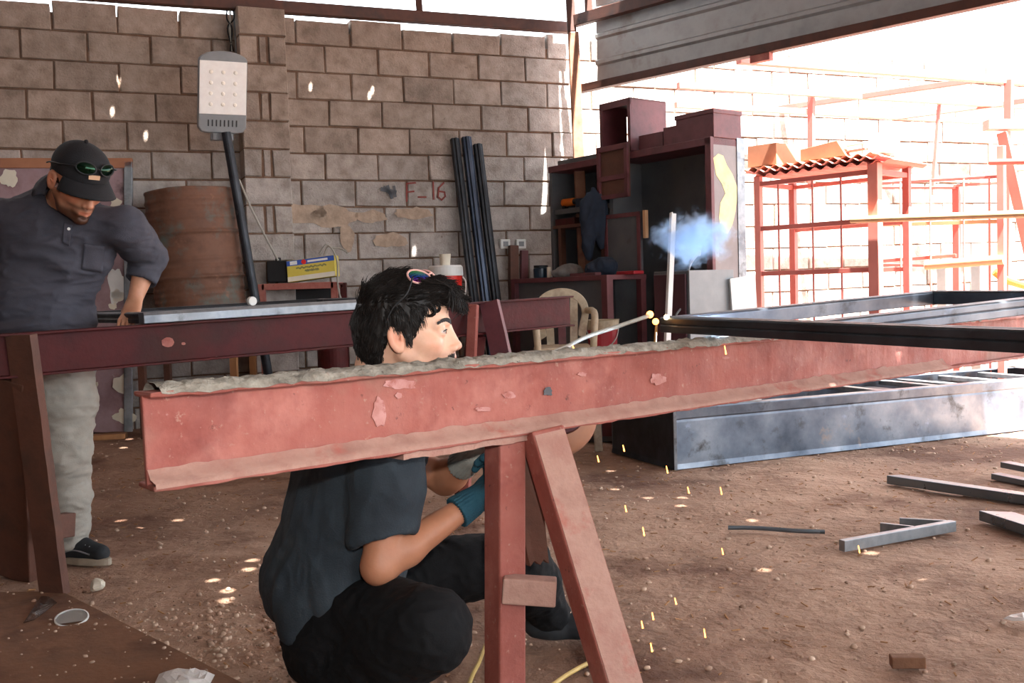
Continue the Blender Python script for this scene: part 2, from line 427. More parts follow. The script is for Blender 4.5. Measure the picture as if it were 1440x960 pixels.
def relax(vs, q, it=2, lam=.5):
    for _ in range(it):
        acc = np.zeros_like(vs); n = np.zeros(len(vs))
        for i in range(4):
            a = q[:, i]; b = q[:, (i + 1) % 4]
            np.add.at(acc, a, vs[b]); np.add.at(n, a, 1)
            np.add.at(acc, b, vs[a]); np.add.at(n, b, 1)
        m = n > 0; vs = vs.copy(); vs[m] += lam * (acc[m] / n[m][:, None] - vs[m])
    return vs
def normals(vs, q):
    fn = np.cross(vs[q[:, 2]] - vs[q[:, 0]], vs[q[:, 3]] - vs[q[:, 1]]); n = np.zeros_like(vs)
    for i in range(4): np.add.at(n, q[:, i], fn)
    return n / (np.linalg.norm(n, axis=1)[:, None] + 1e-12)
def wrinkle(vs, q, amp, fr, seed=0, mask=None, sharp=True):
    n = normals(vs, q); d = np.empty(len(vs)); fr = V(fr); o = V((seed * 3.1, seed * 1.7, 0))
    for i, p in enumerate(vs):
        w = V((p[0] * fr.x, p[1] * fr.y, p[2] * fr.z)) + o
        w = w + .5 * mnoise.noise_vector(w * .6)
        a = mnoise.noise(w); a = (1 - 2.2 * abs(a)) if sharp else a
        d[i] = a + .4 * mnoise.noise(w * 2.3)
    if mask is not None: d *= mask
    return vs + n * (amp * d)[:, None]
class Fr:
    """local frame: x forward, y left, z up"""
    def __init__(s, o, x, z, sc=1.0):
        s.o = V(o); s.x = V(x).normalized(); z = V(z); s.z = (z - s.x * z.dot(s.x)).normalized(); s.y = s.z.cross(s.x); s.s = sc
    def __call__(s, x, y, z): return s.o + (s.x * x + s.y * y + s.z * z) * s.s
    def ax(s): return (s.x, s.y, s.z)
    def local(s, vs):
        d = np.asarray(vs) - np.array(s.o); return np.stack([d @ np.array(a) for a in s.ax()], 1) / s.s
# ================================================================== SETTING
W0 = V((-2.571, 7.02, 0)); WU = V((.920, .3925, 0)).normalized(); WN = V((WU.y, -WU.x, 0))
def wall_hit(px, py, off=0.0):       # off > 0: towards the camera
    d = ray(px, py); p0 = W0 + WN * off
    return CAM + d * ((p0 - CAM).dot(WN) / d.dot(WN))
def wt(p): return (V(p) - W0).dot(WU)
def wall_t(px): return wt(wall_hit(px, 300))
def wp(t, z, off=0.0): return W0 + WU * t + WN * off + V((0, 0, z))

SUN = V((-.25, .34, -.90)).normalized()

# ---- ground
xs = np.concatenate([np.arange(-14, -3.2, .8), np.arange(-3.2, 4.0, .035), np.arange(4.0, 16, .8)])
ys = np.concatenate([np.arange(-6, .9, .7), np.arange(.9, 7.6, .035), np.arange(7.6, 16, .8)])
def ground_z(x, y):
    d = (W0 - V((x, y, 0))).dot(WN) * -1
    rise = .12 * float(smooth01(d, 1.9, .5)) * float(smooth01(x, 1.0, .2))
    n = mnoise.noise(V((x * 1.7, y * 1.7, 0))) * .012 + mnoise.noise(V((x * 6, y * 6, 3))) * .006 + mnoise.noise(V((x * 19, y * 19, 5))) * .004
    return rise + n - .006
gv = []; 
for y in ys:
    for x in xs: gv.append((x, y, ground_z(x, y)))
nx = len(xs); gf = []
for j in range(len(ys) - 1):
    for i in range(nx - 1): gf.append((j * nx + i, j * nx + i + 1, (j + 1) * nx + i + 1, (j + 1) * nx + i))
fl = make_obj('floor', gv, gf, MT['earth'], smooth=True); tag(fl, kind='structure')

# ---- block wall
rb = random.Random(3)
wall_v = []; wall_f = []; wall_c = []
def block(t0, t1, z0, z1, off, dep, cfun):
    j = lambda a: rb.uniform(-a, a)
    b = MB(); e = .006
    o = off + j(.006)
    f0 = [wp(t0 + e + j(.004), z0 + e + j(.003), o), wp(t1 - e + j(.004), z0 + e + j(.003), o), wp(t1 - e + j(.004), z1 - e + j(.003), o), wp(t0 + e + j(.004), z1 - e + j(.003), o)]
    cen = sum(f0, V()) / 4
    ff = [p + (cen - p).normalized() * .008 for p in f0]
    f1 = [p - WN * .008 for p in f0]; bk = [p - WN * dep for p in f0]
    vs = ff + f1 + bk
    fs = [(0, 1, 2, 3)]
    for a in (0, 4):
        for i in range(4): fs.append((a + i, a + 4 + i, a + 4 + (i + 1) % 4, a + (i + 1) % 4))
    n = len(wall_v); wall_v.extend(vs); wall_f.extend([[i + n for i in f] for f in fs])
    col = cfun((t0 + t1) / 2, (z0 + z1) / 2)
    wall_c.extend([col] * 12)
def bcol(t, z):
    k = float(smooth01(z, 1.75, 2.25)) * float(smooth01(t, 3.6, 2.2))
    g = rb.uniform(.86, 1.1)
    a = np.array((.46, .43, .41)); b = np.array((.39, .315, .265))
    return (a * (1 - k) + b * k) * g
PT0, PT1 = wt(wall_hit(345, 300, .2)), wt(wall_hit(413, 300, .2))
SLOPE = .012
k = 0; z = -.12
while z < 3.0:
    off = -.303 + (.205 if k % 2 else 0) + rb.uniform(-.03, .03)
    t = off - .41 * 9
    while t < 10.5:
        t1 = t + .41
        zz = z + SLOPE * (t + .2) - .02
        top = zz + .2
        if z + .2 >= 2.99: top += rb.uniform(-.035, .012)
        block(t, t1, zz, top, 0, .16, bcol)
        t = t1
    z += .2; k += 1
nmain = len(wall_v)
# the pier standing proud of the wall: a whole block, then two halves, in turn
z = -.12; k = 0
while z < 3.0:
    zz = z + SLOPE * PT0 - .02; tm = (PT0 + PT1) / 2
    if k % 2: block(PT0, PT1, zz, zz + .2, .2, .2, bcol)
    else:
        block(PT0, tm - .035, zz, zz + .2, .2, .2, bcol); block(tm - .03, tm + .03, zz, zz + .2, .192, .19, bcol); block(tm + .035, PT1, zz, zz + .2, .2, .2, bcol)
    z += .2; k += 1
MT['block'] = M('concrete_block', [c(196, 190, 184), c(232, 228, 224), c(255, 252, 250)], 9, .95, bump=.7, bscale=70, attr='tint', layers=[(c(96, 82, 72), 30, .66, .76)])
MT['mortar'] = M('old_mortar', [c(96, 72, 56), c(122, 96, 78)], 9, .95, bump=.8, bscale=60)
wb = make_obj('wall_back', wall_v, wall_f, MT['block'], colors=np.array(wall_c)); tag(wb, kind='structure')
mb = MB()
mb.box(wp(3.3, 1.42 + SLOPE * 4 - .02, -.09), WU * 7.3, WN * .075, V((0, 0, 1.53)))
mb.box(wp((PT0 + PT1) / 2, 1.42, .09), WU * ((PT1 - PT0) / 2 - .012), WN * .095, V((0, 0, 1.52)))
mb.build('mortar', 'mortar', wb)
# worn pale plaster smears on the blocks
for (px, py, w, h) in ((415, 300, 45, 14), (470, 305, 34, 16), (548, 338, 24, 10), (520, 305, 22, 9), (488, 335, 10, 18), (580, 300, 26, 8)):
    b = MB(); vs = []
    for i in range(18):
        a = 2 * math.pi * i / 18; r = 1 + .45 * mnoise.noise(V((math.cos(a) * 2 + px, math.sin(a) * 2, py)))
        vs.append(wall_hit(px + math.cos(a) * w * r, py + math.sin(a) * h * r, .012))
    b.prism(vs, WN * .003); b.build('plaster_smear', M('thin_plaster', [c(150, 132, 116), c(186, 164, 144)], 14, .95, bump=.5), wb)
# painted marks on the blocks
b = MB()
for pts in ([(572, 283), (572, 258), (584, 257)], [(572, 270), (582, 269)], [(588, 277), (599, 277)], [(609, 256), (610, 280)],
            [(624, 257), (617, 264), (616, 277), (621, 281), (626, 276), (625, 270), (618, 269)]):
    b.ribbon([wall_hit(x, y, .012) for x, y in pts], .013, WN)
b.build('painted_lettering', 'redpaint', wb)
b = MB()
for pts, w in (([(537, 266), (556, 270)], .03), ([(545, 262), (551, 278)], .025), ([(554, 262), (556, 276)], .02), ([(540, 264), (552, 273)], .03)):
    b.ribbon([wall_hit(x, y, .012) for x, y in pts], w, WN)
b.build('painted_sketch', 'greypaint', wb)

# ---- roof and roof steel
FA = V((.56, 8.10, 0)); FD = V((2.37, -2.35, 0)).normalized()      # line of the right-hand roof edge
FNRM = V((-FD.y, FD.x, 0))                                          # outwards
ROOFZ = 3.75
def fas(px, py, off=0.0):
    d = ray(px, py); n = FNRM
    return CAM + d * ((FA + n * off - CAM).dot(n) / d.dot(n))
holes = []
def spot_on_wall(px, py): holes.append((wall_hit(px, py), .014))
def spot_on_floor(px, py): holes.append((Pz(px, py, 0.0), .012))
for q in ((173, 43), (167, 110), (158, 157), (524, 125), (498, 52), (437, 120), (582, 355), (205, 190), (520, 132), (700, 60)): spot_on_wall(*q)
for q in ((355, 787), (318, 842), (320, 830), (300, 815), (180, 640), (172, 650), (350, 800), (262, 668), (250, 730), (195, 741), (196, 757), (170, 730), (270, 640), (1058, 730), (960, 697), (958, 710), (912, 697), (942, 795), (1225, 825), (1417, 649), (1290, 812), (1075, 800), (860, 660), (866, 685), (1150, 757), (1226, 775)): spot_on_floor(*q)
A0 = FA + FD * .2 + FNRM * .05; A1 = FA + FD * 12 + FNRM * .42  # unseen roof edge pushed outward to throw shade over the channel frame
back = [wp(t, 0, -.3) for t in (-4.6, 2.42)]
outer = [V((-9, -6, 0)), V((A1.x, -6, 0)), V((A1.x, A1.y, 0)), V((A0.x, A0.y, 0)), V((back[1].x, back[1].y, 0)), V((back[0].x, back[0].y, 0)), V((-9, back[0].y, 0))]
from mathutils.geometry import delaunay_2d_cdt
def sunback(p): return p + SUN * ((ROOFZ - p.z) / SUN.z)
polys = []
for (p, r) in holes:
    q = sunback(p); polys.append([(q.x + r * math.cos(a), q.y + r * math.sin(a)) for a in [2 * math.pi * i / 6 for i in range(6)]])
for cor in (((776, 70), (780, 70), (763, 380), (757, 380)), ((786, 66), (799, 64), (786, 380), (769, 380))):        # slits added to the roof so sun draws bright bands on the wall
    polys.append([(q.x, q.y) for q in [sunback(wall_hit(x, y)) for x, y in cor]])
def inside(p, poly):
    r = False
    for i in range(len(poly)):
        (x1, y1), (x2, y2) = poly[i], poly[i - 1]
        if (y1 > p[1]) != (y2 > p[1]) and p[0] < (x2 - x1) * (p[1] - y1) / (y2 - y1) + x1: r = not r
    return r
rim = [(p.x, p.y) for p in outer]; pts_ = []; eds_ = []
for poly in [rim] + polys:
    o = len(pts_); pts_ += [V(p) for p in poly]; eds_ += [(o + i, o + (i + 1) % len(poly)) for i in range(len(poly))]
rv, re, rf, *_ = delaunay_2d_cdt(pts_, eds_, [], 0, 1e-6)
keep_f = []
for f in rf:
    cx = sum((rv[i] for i in f), V((0, 0))) / len(f)
    if inside(cx, rim) and not any(inside(cx, q) for q in polys): keep_f.append(list(f))
me = bpy.data.meshes.new('ceiling'); me.from_pydata([(v.x, v.y, ROOFZ) for v in rv], [], keep_f); me.materials.append(MT['galv'])
ceil = bpy.data.objects.new('ceiling', me); COL.objects.link(ceil); tag(ceil, kind='structure'); ORG['ceiling'] = V()

def struct(b, name, mat, **kw):
    o = b.build(name, mat, **kw); return tag(o, kind='structure')
# beam along the top of the block wall, with its short uprights
b = MB(); p0 = wall_hit(-60, -22, .10); p1 = wall_hit(806, 40, .10)
zb = (p0.z + p1.z) / 2
b.bar(V((p0.x, p0.y, p0.z)), V((p1.x, p1.y, p1.z)), .08, .085); struct(b, 'trim_1', 'beam_brown', bevel=.006)
for i, px in enumerate((381, 590)):
    q = wall_hit(px, 10, .10); t = (px + 60) / 866
    b = MB(); b.bar(V((q.x, q.y, p0.z + (p1.z - p0.z) * t + .03)), V((q.x - .03, q.y, ROOFZ)), .05, .05); struct(b, 'trim_%d' % (i + 2), 'beam_brown', bevel=.005)
# corner post
pc = fas(815, 200, -.03)
b = MB(); q = fas(806, 46, -.05); b.bar(V((pc.x + .03, pc.y, -.1)), V((q.x, q.y, q.z)), .085, .085, up=V((0, 1, 0))); struct(b, 'trim_4', 'sunlit_post', bevel=.008)
b = MB(); q2 = fas(798, -30, -.05); b.bar(V((q.x - .01, q.y, q.z)), V((q2.x, q2.y, ROOFZ)), .07, .07, up=V((0, 1, 0))); struct(b, 'trim_5', 'beam_brown', bevel=.006)
# right-hand roof edge: upper rail, lower rail, ribbed sheet between
zl, zu = 2.60, 3.13
def fz(s, z, off=0.0): return FA + FD * s + FNRM * off + V((0, 0, z))
b = MB(); b.bar(fz(0, zl), fz(9, zl), .07, .06); struct(b, 'trim_6', 'beam_brown', bevel=.005)
b = MB(); b.bar(fz(0.0, zu, -.04), fz(9, zu, -.04), .06, .09); struct(b, 'trim_7', 'beam_brown', bevel=.005)
b = MB(); q = fas(829, 20, -.02); s = (q - FA).dot(FD); b.bar(fz(s, zu, -.03), fz(s, ROOFZ, -.03), .06, .05, up=V((0, 1, 0))); struct(b, 'trim_8', 'beam_brown', bevel=.005)
b = MB(); q = fas(1070, 92); s = (q - FA).dot(FD); b.bar(fz(s - .07, zl - .05), fz(s + .08, zl - .05), .05, .06); struct(b, 'trim_9', 'oxide')
prof = []; z = zl + .02
while z < ROOFZ:
    for (dz, o) in ((0, 0), (.135, 0), (.15, .022), (.175, .022), (.19, 0)):
        prof.append((z + dz, o))
    z += .205
s0 = (fas(836, 100) - FA).dot(FD); vs = []; fs = []
NSEG = 60
for i in range(NSEG + 1):
    s = s0 + (9 - s0) * i / NSEG
    for (z, o) in prof:
        vs.append(fz(s + (.012 * mnoise.noise(V((z * 9, 0, 0))) if i == 0 else 0), z, .035 - o))
n = len(prof)
for i in range(NSEG):
    for j in range(n - 1): fs.append((i * n + j, (i + 1) * n + j, (i + 1) * n + j + 1, i * n + j + 1))
b = MB(); b.v = vs; b.f = fs; o = struct(b, 'wall_right', 'galv')
md = o.modifiers.new('thick', 'SOLIDIFY'); md.thickness = .004

# unseen plain walls added behind and left of the camera to cut ambient light
b = MB(); b.box((-2.5, -4.6, 1.85), (5.5, 0, 0), (0, .1, 0), (0, 0, 1.95)); struct(b, 'wall_front_added', 'mortar')
b = MB(); b.box((-6.3, .6, 1.85), (.1, 0, 0), (0, 5.2, 0), (0, 0, 1.95)); struct(b, 'wall_left_added', 'mortar')

# ------------------------------------------------------------------ light
w = bpy.data.worlds.new('sky'); S.world = w; w.use_nodes = True
bg = w.node_tree.nodes['Background']; bg.inputs['Color'].default_value = (.86, .93, 1, 1); bg.inputs['Strength'].default_value = 3.0
sd = bpy.data.lights.new('sun', 'SUN'); so = bpy.data.objects.new('sun', sd); COL.objects.link(so)
sd.energy = 36; sd.color = (1, .96, .91); sd.angle = .011
so.rotation_euler = SUN.to_track_quat('-Z', 'Y').to_euler(); so.location = (3, -3, 12)
fd = bpy.data.lights.new('camera_flash', 'SPOT'); fd.spot_size = math.radians(78); fd.spot_blend = 1.0; fo = bpy.data.objects.new('camera_flash', fd); COL.objects.link(fo)
fd.energy = 64; fd.color = (1, .97, .93); fd.shadow_soft_size = .035; fo.location = (.10, -.02, 1.24); fo.rotation_euler = (math.radians(86), 0, math.radians(3))
vs_ = S.view_settings; vs_.view_transform = 'Standard'; vs_.look = 'None'; vs_.gamma = 1; vs_.use_curve_mapping = False; vs_.exposure = 1.0
S.cycles.volume_step_rate = .6; S.cycles.volume_bounces = 6
# ================================================================== STEEL STANDS AND WORK PIECES
# ---- near stand: a long beam on welded legs, running away to the right
BD = V((1.319, 1.125, 0)).normalized(); BN = V((-BD.y, BD.x, 0))         # BN points away from the camera
BA = V((-.68, 1.813, 0)); BZ = .837; BH = .18
def bp(k, z=0.0, off=0.0): return V((-.665, 1.825, 0)) + V((1.319, 1.125, 0)) * k + BN * off + V((0, 0, z))
near = thing('steel_trestle', bp(.517), 'red-oxide painted steel beam trestle in the foreground, crusted with grey slag along its top', 'trestle')
b = MB()
prof = IBEAM(BH, .085, .010, .012)
# finer outline so the edges can be ragged
b.extrude(prof, bp(-.011, BZ - BH), bp(2.95, BZ - BH), nseg=220, jit=.0035)
b.build('beam', 'oxide', near, bevel=.003)
# slag crust lying on the top flange
vs = []; fs = []; N1 = 300; N2 = 9
for i in range(N1 + 1):
    k = .0 + 1.95 * i / N1
    for j in range(N2 + 1):
        o = -.047 + .094 * j / N2; q = bp(k, BZ, o)
        e = min(1, 4 * min(j, N2 - j) / N2)
        h = (.0105 + .009 * abs(mnoise.noise(q * 22)) + .005 * mnoise.noise(q * 70)) * (.25 + .75 * e)
        if j in (0, N2): h = -.005 + .006 * mnoise.noise(q * 40); 
        o2 = .005 * mnoise.noise(q * 33) if j in (0, N2) else 0
        vs.append(bp(k, BZ + h, o + o2))
for i in range(N1):
    for j in range(N2):
        a = i * (N2 + 1) + j; fs.append((a, a + N2 + 1, a + N2 + 2, a + 1))
b = MB(); b.v = vs; b.f = fs; b.build('slag_crust', 'crust', near, smooth=False, label='rough grey crust of weld slag and dust on the top flange')
# dust lying on the lower flange, pale scuffs on the web
b = MB(); vs = []; fs = []; N1 = 260
for i in range(N1 + 1):
    k = -.0105 + 1.75 * i / N1; q = bp(k, 0)
    n_ = .004 * mnoise.noise(q * 30); m_ = .006 * abs(mnoise.noise(q * 17 + V((4, 0, 0))))
    vs += [bp(k, BZ - BH + .006, -.047 + n_ * .6), bp(k, BZ - BH + .0145, -.044 + n_), bp(k, BZ - BH + .021 + n_ * .5, -.022), bp(k, BZ - BH + .036 + m_ * 1.5, -.0085)]
for i in range(N1):
    for j in range(3): a = i * 4 + j; fs.append((a, a + 4, a + 5, a + 1))
b.v = vs; b.f = fs; b.build('dust_fillet', 'dust', near, smooth=True)
MT['scuff'] = M('pale_scuff', [c(170, 108, 98), c(194, 142, 136)], 26, .6, layers=[(c(164, 94, 84), 40, .5, .62)])
rq = random.Random(4)
for (px, py, w_, h_) in ((562, 540, 22, 7), (533, 578, 9, 20), (560, 556, 5, 4), (680, 575, 12, 3), (715, 555, 9, 5), (770, 550, 6, 6), (925, 533, 11, 8), (818, 526, 6, 3), (1020, 503, 5, 2), (640, 515, 8, 3)):
    vs = []
    for i in range(20):
        a = 2 * math.pi * i / 20; r = 1 + .5 * mnoise.noise(V((math.cos(a) * 2 + px, math.sin(a) * 2, py)))
        x, y = px + math.cos(a) * w_ * r, py + math.sin(a) * h_ * r
        vs.append(PL(x, y, bp(0, 0, -.0078), BD))
    b = MB(); b.prism(vs, BN * -.0015); b.build('paint_scuff', 'greypaint' if (px, py) == (770, 550) else 'scuff', near)
# strip welded under the lower flange
b = MB(); b.extrude([(-.042, -.016), (.03, -.016), (.03, -.001), (-.046, -.001)], bp(.305, BZ - BH), bp(.53, BZ - BH), nseg=40, jit=.003)
b.build('packing_strip', 'dust', near)
# legs
t1 = V((-.024, 2.405, BZ - BH)); f1 = V((-.044, 2.36, -.02)); t2 = V((.066, 2.40, BZ - BH + .002)); f2 = V((.252, 2.20, -.02))
b = MB(); b.bar(t1, f1, .075, .075, up=V((.55, -.84, 0))); b.build('leg', 'oxide', near, bevel=.006)
b = MB(); b.bar(t2, f2, .088, .08, up=V((.42, -.90, 0))); l2 = b.build('leg', 'oxide', near, bevel=.006)
_, _, u_ = frame_of(f2 - t2, V((.42, -.90, 0)))
b = MB(); b.bar(t2.lerp(f2, .015) + u_ * .0395, f2 + u_ * .0395, .080, .004, up=V((.42, -.90, 0))); b.build('dusty_face', 'dust', l2, label='dust-greyed outer face')
m1 = t1.lerp(f1, .535); m2 = t2.lerp(f2, .555)
b = MB(); b.bar(P(707, 827, 2.335), P(782, 832, 2.33), .05, .062); b.build('crossbar', 'dust', near, bevel=.004)
b = MB()
q = [P(715, 622, 2.44), P(752, 622, 2.44), P(766, 730, 2.43), P(772, 792, 2.43), P(765, 786, 2.43), P(760, 794, 2.43), P(752, 788, 2.43), P(746, 796, 2.43), P(742, 780, 2.43), P(722, 700, 2.44)]
b.prism(q, V((-.01, .012, 0))); b.build('gusset', 'oxide_brown', near)
b = MB(); q = bp(2.36, 0)
b.bar(bp(2.8, BZ - BH), bp(2.8, 0, -.18), .07, .06, up=BD); b.build('leg', 'oxide', near, bevel=.005)
b = MB(); b.bar(bp(2.82, BZ - BH), bp(2.82, 0, .22), .07, .06, up=BD); b.build('leg', 'oxide', near, bevel=.005)

# ---- far stand behind the kneeling welder
CD = V((.78, .63, 0)).normalized(); CN = V((-CD.y, CD.x, 0)); C0 = V((-1.627, 3.40, 0))
CL = 2.462
def cp(m, dz=0.0, off=0.0): return C0 + CD * m + CN * off + V((0, 0, .912 + .024 * m + dz))     # dz from the top face
far = thing('steel_trestle', V((-.7, 4.1, 0)), 'dark red steel beam trestle behind the kneeling man, with a tubular frame lying on it', 'trestle')
b = MB(); b.extrude([(x, y - .15) for x, y in IBEAM(.15, .075, .009, .009)], cp(-1.3), cp(CL), nseg=60, jit=.0015)
b.build('beam', 'oxide_dark', far, bevel=.002)
ft = Pz(74, 836, 0.0)
top = cp(-.03, 0, -.045)
b = MB(); b.extrude([(-.048, -.006), (.048, -.006), (.048, .03), (.04, .03), (.04, .004), (-.04, .004), (-.04, .03), (-.048, .03)], V((top.x - .02, top.y - .03, .905)), ft, up=V((.25, 1, 0)), nseg=16, jit=.002)
b.build('leg', 'oxide_brown', far)
fb = Pz(26, 812, 0.0); tb = cp(-.08, -.15, .02)
b = MB(); b.bar(tb, V((fb.x, fb.y, 0)), .15, .05, up=V((.3, 1, 0))); b.build('leg', 'oxide_brown', far, bevel=.005)
b = MB(); b.bar(P(60, 742, 3.43), P(99, 737, 3.55), .05, .085); b.build('crossbar', 'oxide_brown', far, bevel=.004)
b = MB(); tt = cp(1.92, -.002, -.05); b.extrude([(-.045, -.005), (.045, -.005), (.045, .025), (.037, .025), (.037, .004), (-.037, .004), (-.037, .025), (-.045, .025)], tt, V((.09, 4.36, 0)), up=V((.4, 1, 0)), nseg=12, jit=.001); b.build('leg', 'maroon', far)
b = MB(); b.bar(cp(1.88, -.15, .0), V((-.28, 4.85, .02)), .08, .06, up=CD); b.build('leg', 'oxide_dark', far, bevel=.004)
b = MB(); b.bar(cp(1.84, -.01, -.042), V((-.235, 4.33, .0)), .045, .03, up=V((.4, 1, 0))); b.build('leg', 'oxide', far, bevel=.004)

for (px, py, w_, h_, mt) in ((236, 481, 9, 7, 'oxide'), (306, 503, 6, 2, 'paper'), (258, 483, 3, 2, 'oxide')):  # pale patch is a painted highlight, the red ones are chips
    vs = [PL(px + math.cos(.5 * i) * w_ * (1 + .5 * mnoise.noise(V((i * .9, px, 0)))), py + math.sin(.5 * i) * h_, cp(0, 0, -.0058), CD) for i in range(12)]
    b = MB(); b.prism(vs, CN * -.001); b.build('chip_or_glint', mt, far)
# tubular frame lying on the far stand
fr = thing('tube_frame', cp(.9), 'long dark steel tube frame lying along the far red trestle beside the standing man', 'frame')
def fp(m, n, dz=0.0): return C0 + CD * m + CN * n + V((0, 0, .914 + .024 * m + dz))
m0 = .36; m1_ = 1.62; w_ = .95
tub = [(-.03, 0), (.03, 0), (.03, .03), (.022, .042), (-.022, .042), (-.03, .036), (-.03, .024), (-.026, .02), (-.03, .014)]
for (a, e, mt) in ((fp(m0, 0), fp(m1_, 0), 'lightsteel'), (fp(m0, w_), fp(m1_, w_), 'blacksteel'), (fp(m0 + .03, .03), fp(m0 + .03, w_ - .03), 'blacksteel'), (fp(m1_ - .03, .03), fp(m1_ - .03, w_ - .03), 'blacksteel')):
    b = MB(); b.extrude(tub, a, e); b.build('rail', mt, fr, bevel=.003, label='bright bare steel rail' if mt == 'lightsteel' else None)
b = MB(); b.box((fp(m0 + .04, .04, .026) + fp(m1_ - .04, .36, .026)) / 2, (fp(m1_ - .04, 0) - fp(m0 + .04, 0)) / 2, CN * .16, V((0, 0, .004))); b.build('panel', 'black', fr)
q = P(306, 429, (fp(.78, -.005)).y)
rl = MB(); rc = fp(.79, .0, .060)
rl.cyl(rc - CN * .012, rc + CN * .012, .018, n=20); tag(rl.build('tape_roll', 'white', origin=rc - V((0, 0, .018)), bevel=.004), 'small white tape roll standing on the bright rail of the long frame', 'tape roll')

# ---- frame being welded, lying on the near stand at the right
N_ = V((.455, 3.05, .862)); R_ = V((.455 + .6 * 1.25, 3.05 - 1.1 * 1.25, .840))
ex = (R_ - N_).normalized(); ey0 = V((1.53, 3.64, .913)) - N_; ey = (ey0 - ex * ey0.dot(ex)).normalized(); ez = ex.cross(ey) * -1
if ez.z < 0: ez = -ez
def wpz(a, b_, c_=0.0): return N_ + ex * a + ey * b_ + ez * c_
wf = thing('welded_frame', wpz(.3, .3), 'dark rectangular steel tube frame being welded, resting across the near red beam', 'frame')
W_ = 1.23; LN = 1.95; H_ = .047
tubr = [(-.028, 0), (.03, 0), (.03, H_ * .45), (.026, H_ * .5), (.03, H_ * .55), (.03, H_ - .004), (.024, H_), (.002, H_), (0, H_ - .004), (-.003, H_), (-.024, H_), (-.03, H_ - .006)]
def rail(a, e, mt):
    b = MB(); b.extrude(tubr, a, e, up=ez); b.build('rail', mt, wf, bevel=.0025)
rail(wpz(0, .03), wpz(LN, .03), 'blacksteel')
rail(wpz(LN, W_ - .03), wpz(0, W_ - .03), 'blacksteel')
rail(wpz(.03, W_ - .06), wpz(.03, .06), 'steel')
rail(wpz(.60, .06), wpz(.60, W_ - .06), 'steel')
rail(wpz(1.2, .06), wpz(1.2, W_ - .06), 'steel')
rail(wpz(LN - .03, .06), wpz(LN - .03, W_ - .06), 'steel')
b = MB(); b.ball(wpz(.035, .0, H_), .008, 10, 6)
b.build('weld_bead', 'spark2', wf, label='glowing hot weld bead at the frame corner')
# far support under the frame, out at the right
# ---- wide channel frame on the ground
K0 = V((.869, 5.4, 0)); KU = V((2.45, 1.05, 0)).normalized(); KV = V((-KU.y, KU.x, 0))
def kp(a, d, z=0.0): return K0 + KU * a + KV * d + V((0, 0, z))
kf = thing('channel_frame', kp(1.3, .6), 'big grey steel channel frame standing on the bare ground at the right', 'steel frame')
KH = .335; KL = 3.4; KW = .70
# channel on edge: web outside with a rolled step near the top, lips pointing in
chan = [(0, 0), (.07, 0), (.07, .006), (.007, .006), (.007, .05), (.007, KH - .07), (.007, KH - .006), (.07, KH - .006), (.07, KH), (0, KH), (-.004, KH - .004), (0, KH - .055), (.004, KH - .062), (.002, KH - .075), (0, .03), (-.006, .0)]
def chan_bar(a, e, mt):
    b = MB(); d = (V(e) - V(a)).normalized(); b.extrude([(-x, y) for x, y in chan][::-1], a, e, nseg=1); return b.build('channel', mt, kf, bevel=.002)
chan_bar(kp(0, 0), kp(KL, 0), 'steel'); chan_bar(kp(KL, 0), kp(KL, KW), 'steel'); chan_bar(kp(KL, KW), kp(0, KW), 'steel'); chan_bar(kp(0, KW), kp(0, 0), 'blacksteel')  # left end in dark steel stands for its face turned from the light
for a in (1.62, 2.08, 2.24, 2.62, 3.0):
    b = MB(); b.bar(kp(a, .06, KH - .03), kp(a, KW - .06, KH - .03), .06, .03); b.build('slat', 'lightsteel', kf, bevel=.003)
for a in (1.80, 2.38, 2.78):
    b = MB(); b.bar(kp(a + .06, .06, KH - .06), kp(a + .06, KW - .06, KH - .06), .22, .02); b.build('slat', 'darkgrey', kf, bevel=.003)
b = MB(); b.bar(kp(0.004, -.004, .0), kp(.004, -.004, KH), .016, .016); b.build('weld_seam', 'lightsteel', kf)

# ---- loose steel on the ground
def ground_bar(name, mat, p0, p1, w, h, label, cat='steel bar', z=0.002, mitre=0, group=None):
    mat = 'barsteel'
    b = MB(); p0 = V((p0.x, p0.y, z)); p1 = V((p1.x, p1.y, z)); d = (p1 - p0).normalized(); s = V((d.y, -d.x, 0))   # s: right-hand side
    lo = [p0 + s * w / 2, p1 + s * w / 2, p1 - s * w / 2, p0 - s * w / 2 + d * mitre]
    b.prism(lo, V((0, 0, h))); o = b.build(name, mat, origin=p0, bevel=.003); return tag(o, label, cat, group)
ground_bar('steel_bar', 'blacksteel', Pz(1252, 668, .04), Pz(1560, 712, .04), .065, .042, 'long black steel bar lying on the earth, farther of the two mitred ones at right', mitre=.035)
ground_bar('steel_bar', 'blacksteel', Pz(1393, 724, .02), Pz(1600, 790, .02), .11, .042, 'black mitred steel bar on the earth at the right edge, nearest of the loose bars', mitre=.07)
ground_bar('steel_bar', 'blacksteel', Pz(1400, 668, .02), Pz(1520, 692, .02), .06, .03, 'short black bar half under another, just behind the long bar at the right edge')
ground_bar('steel_bar', 'blacksteel', Pz(1413, 655, .04), Pz(1540, 680, .04), .06, .03, 'slanted black bar resting on a shorter one at the right edge', z=.034)
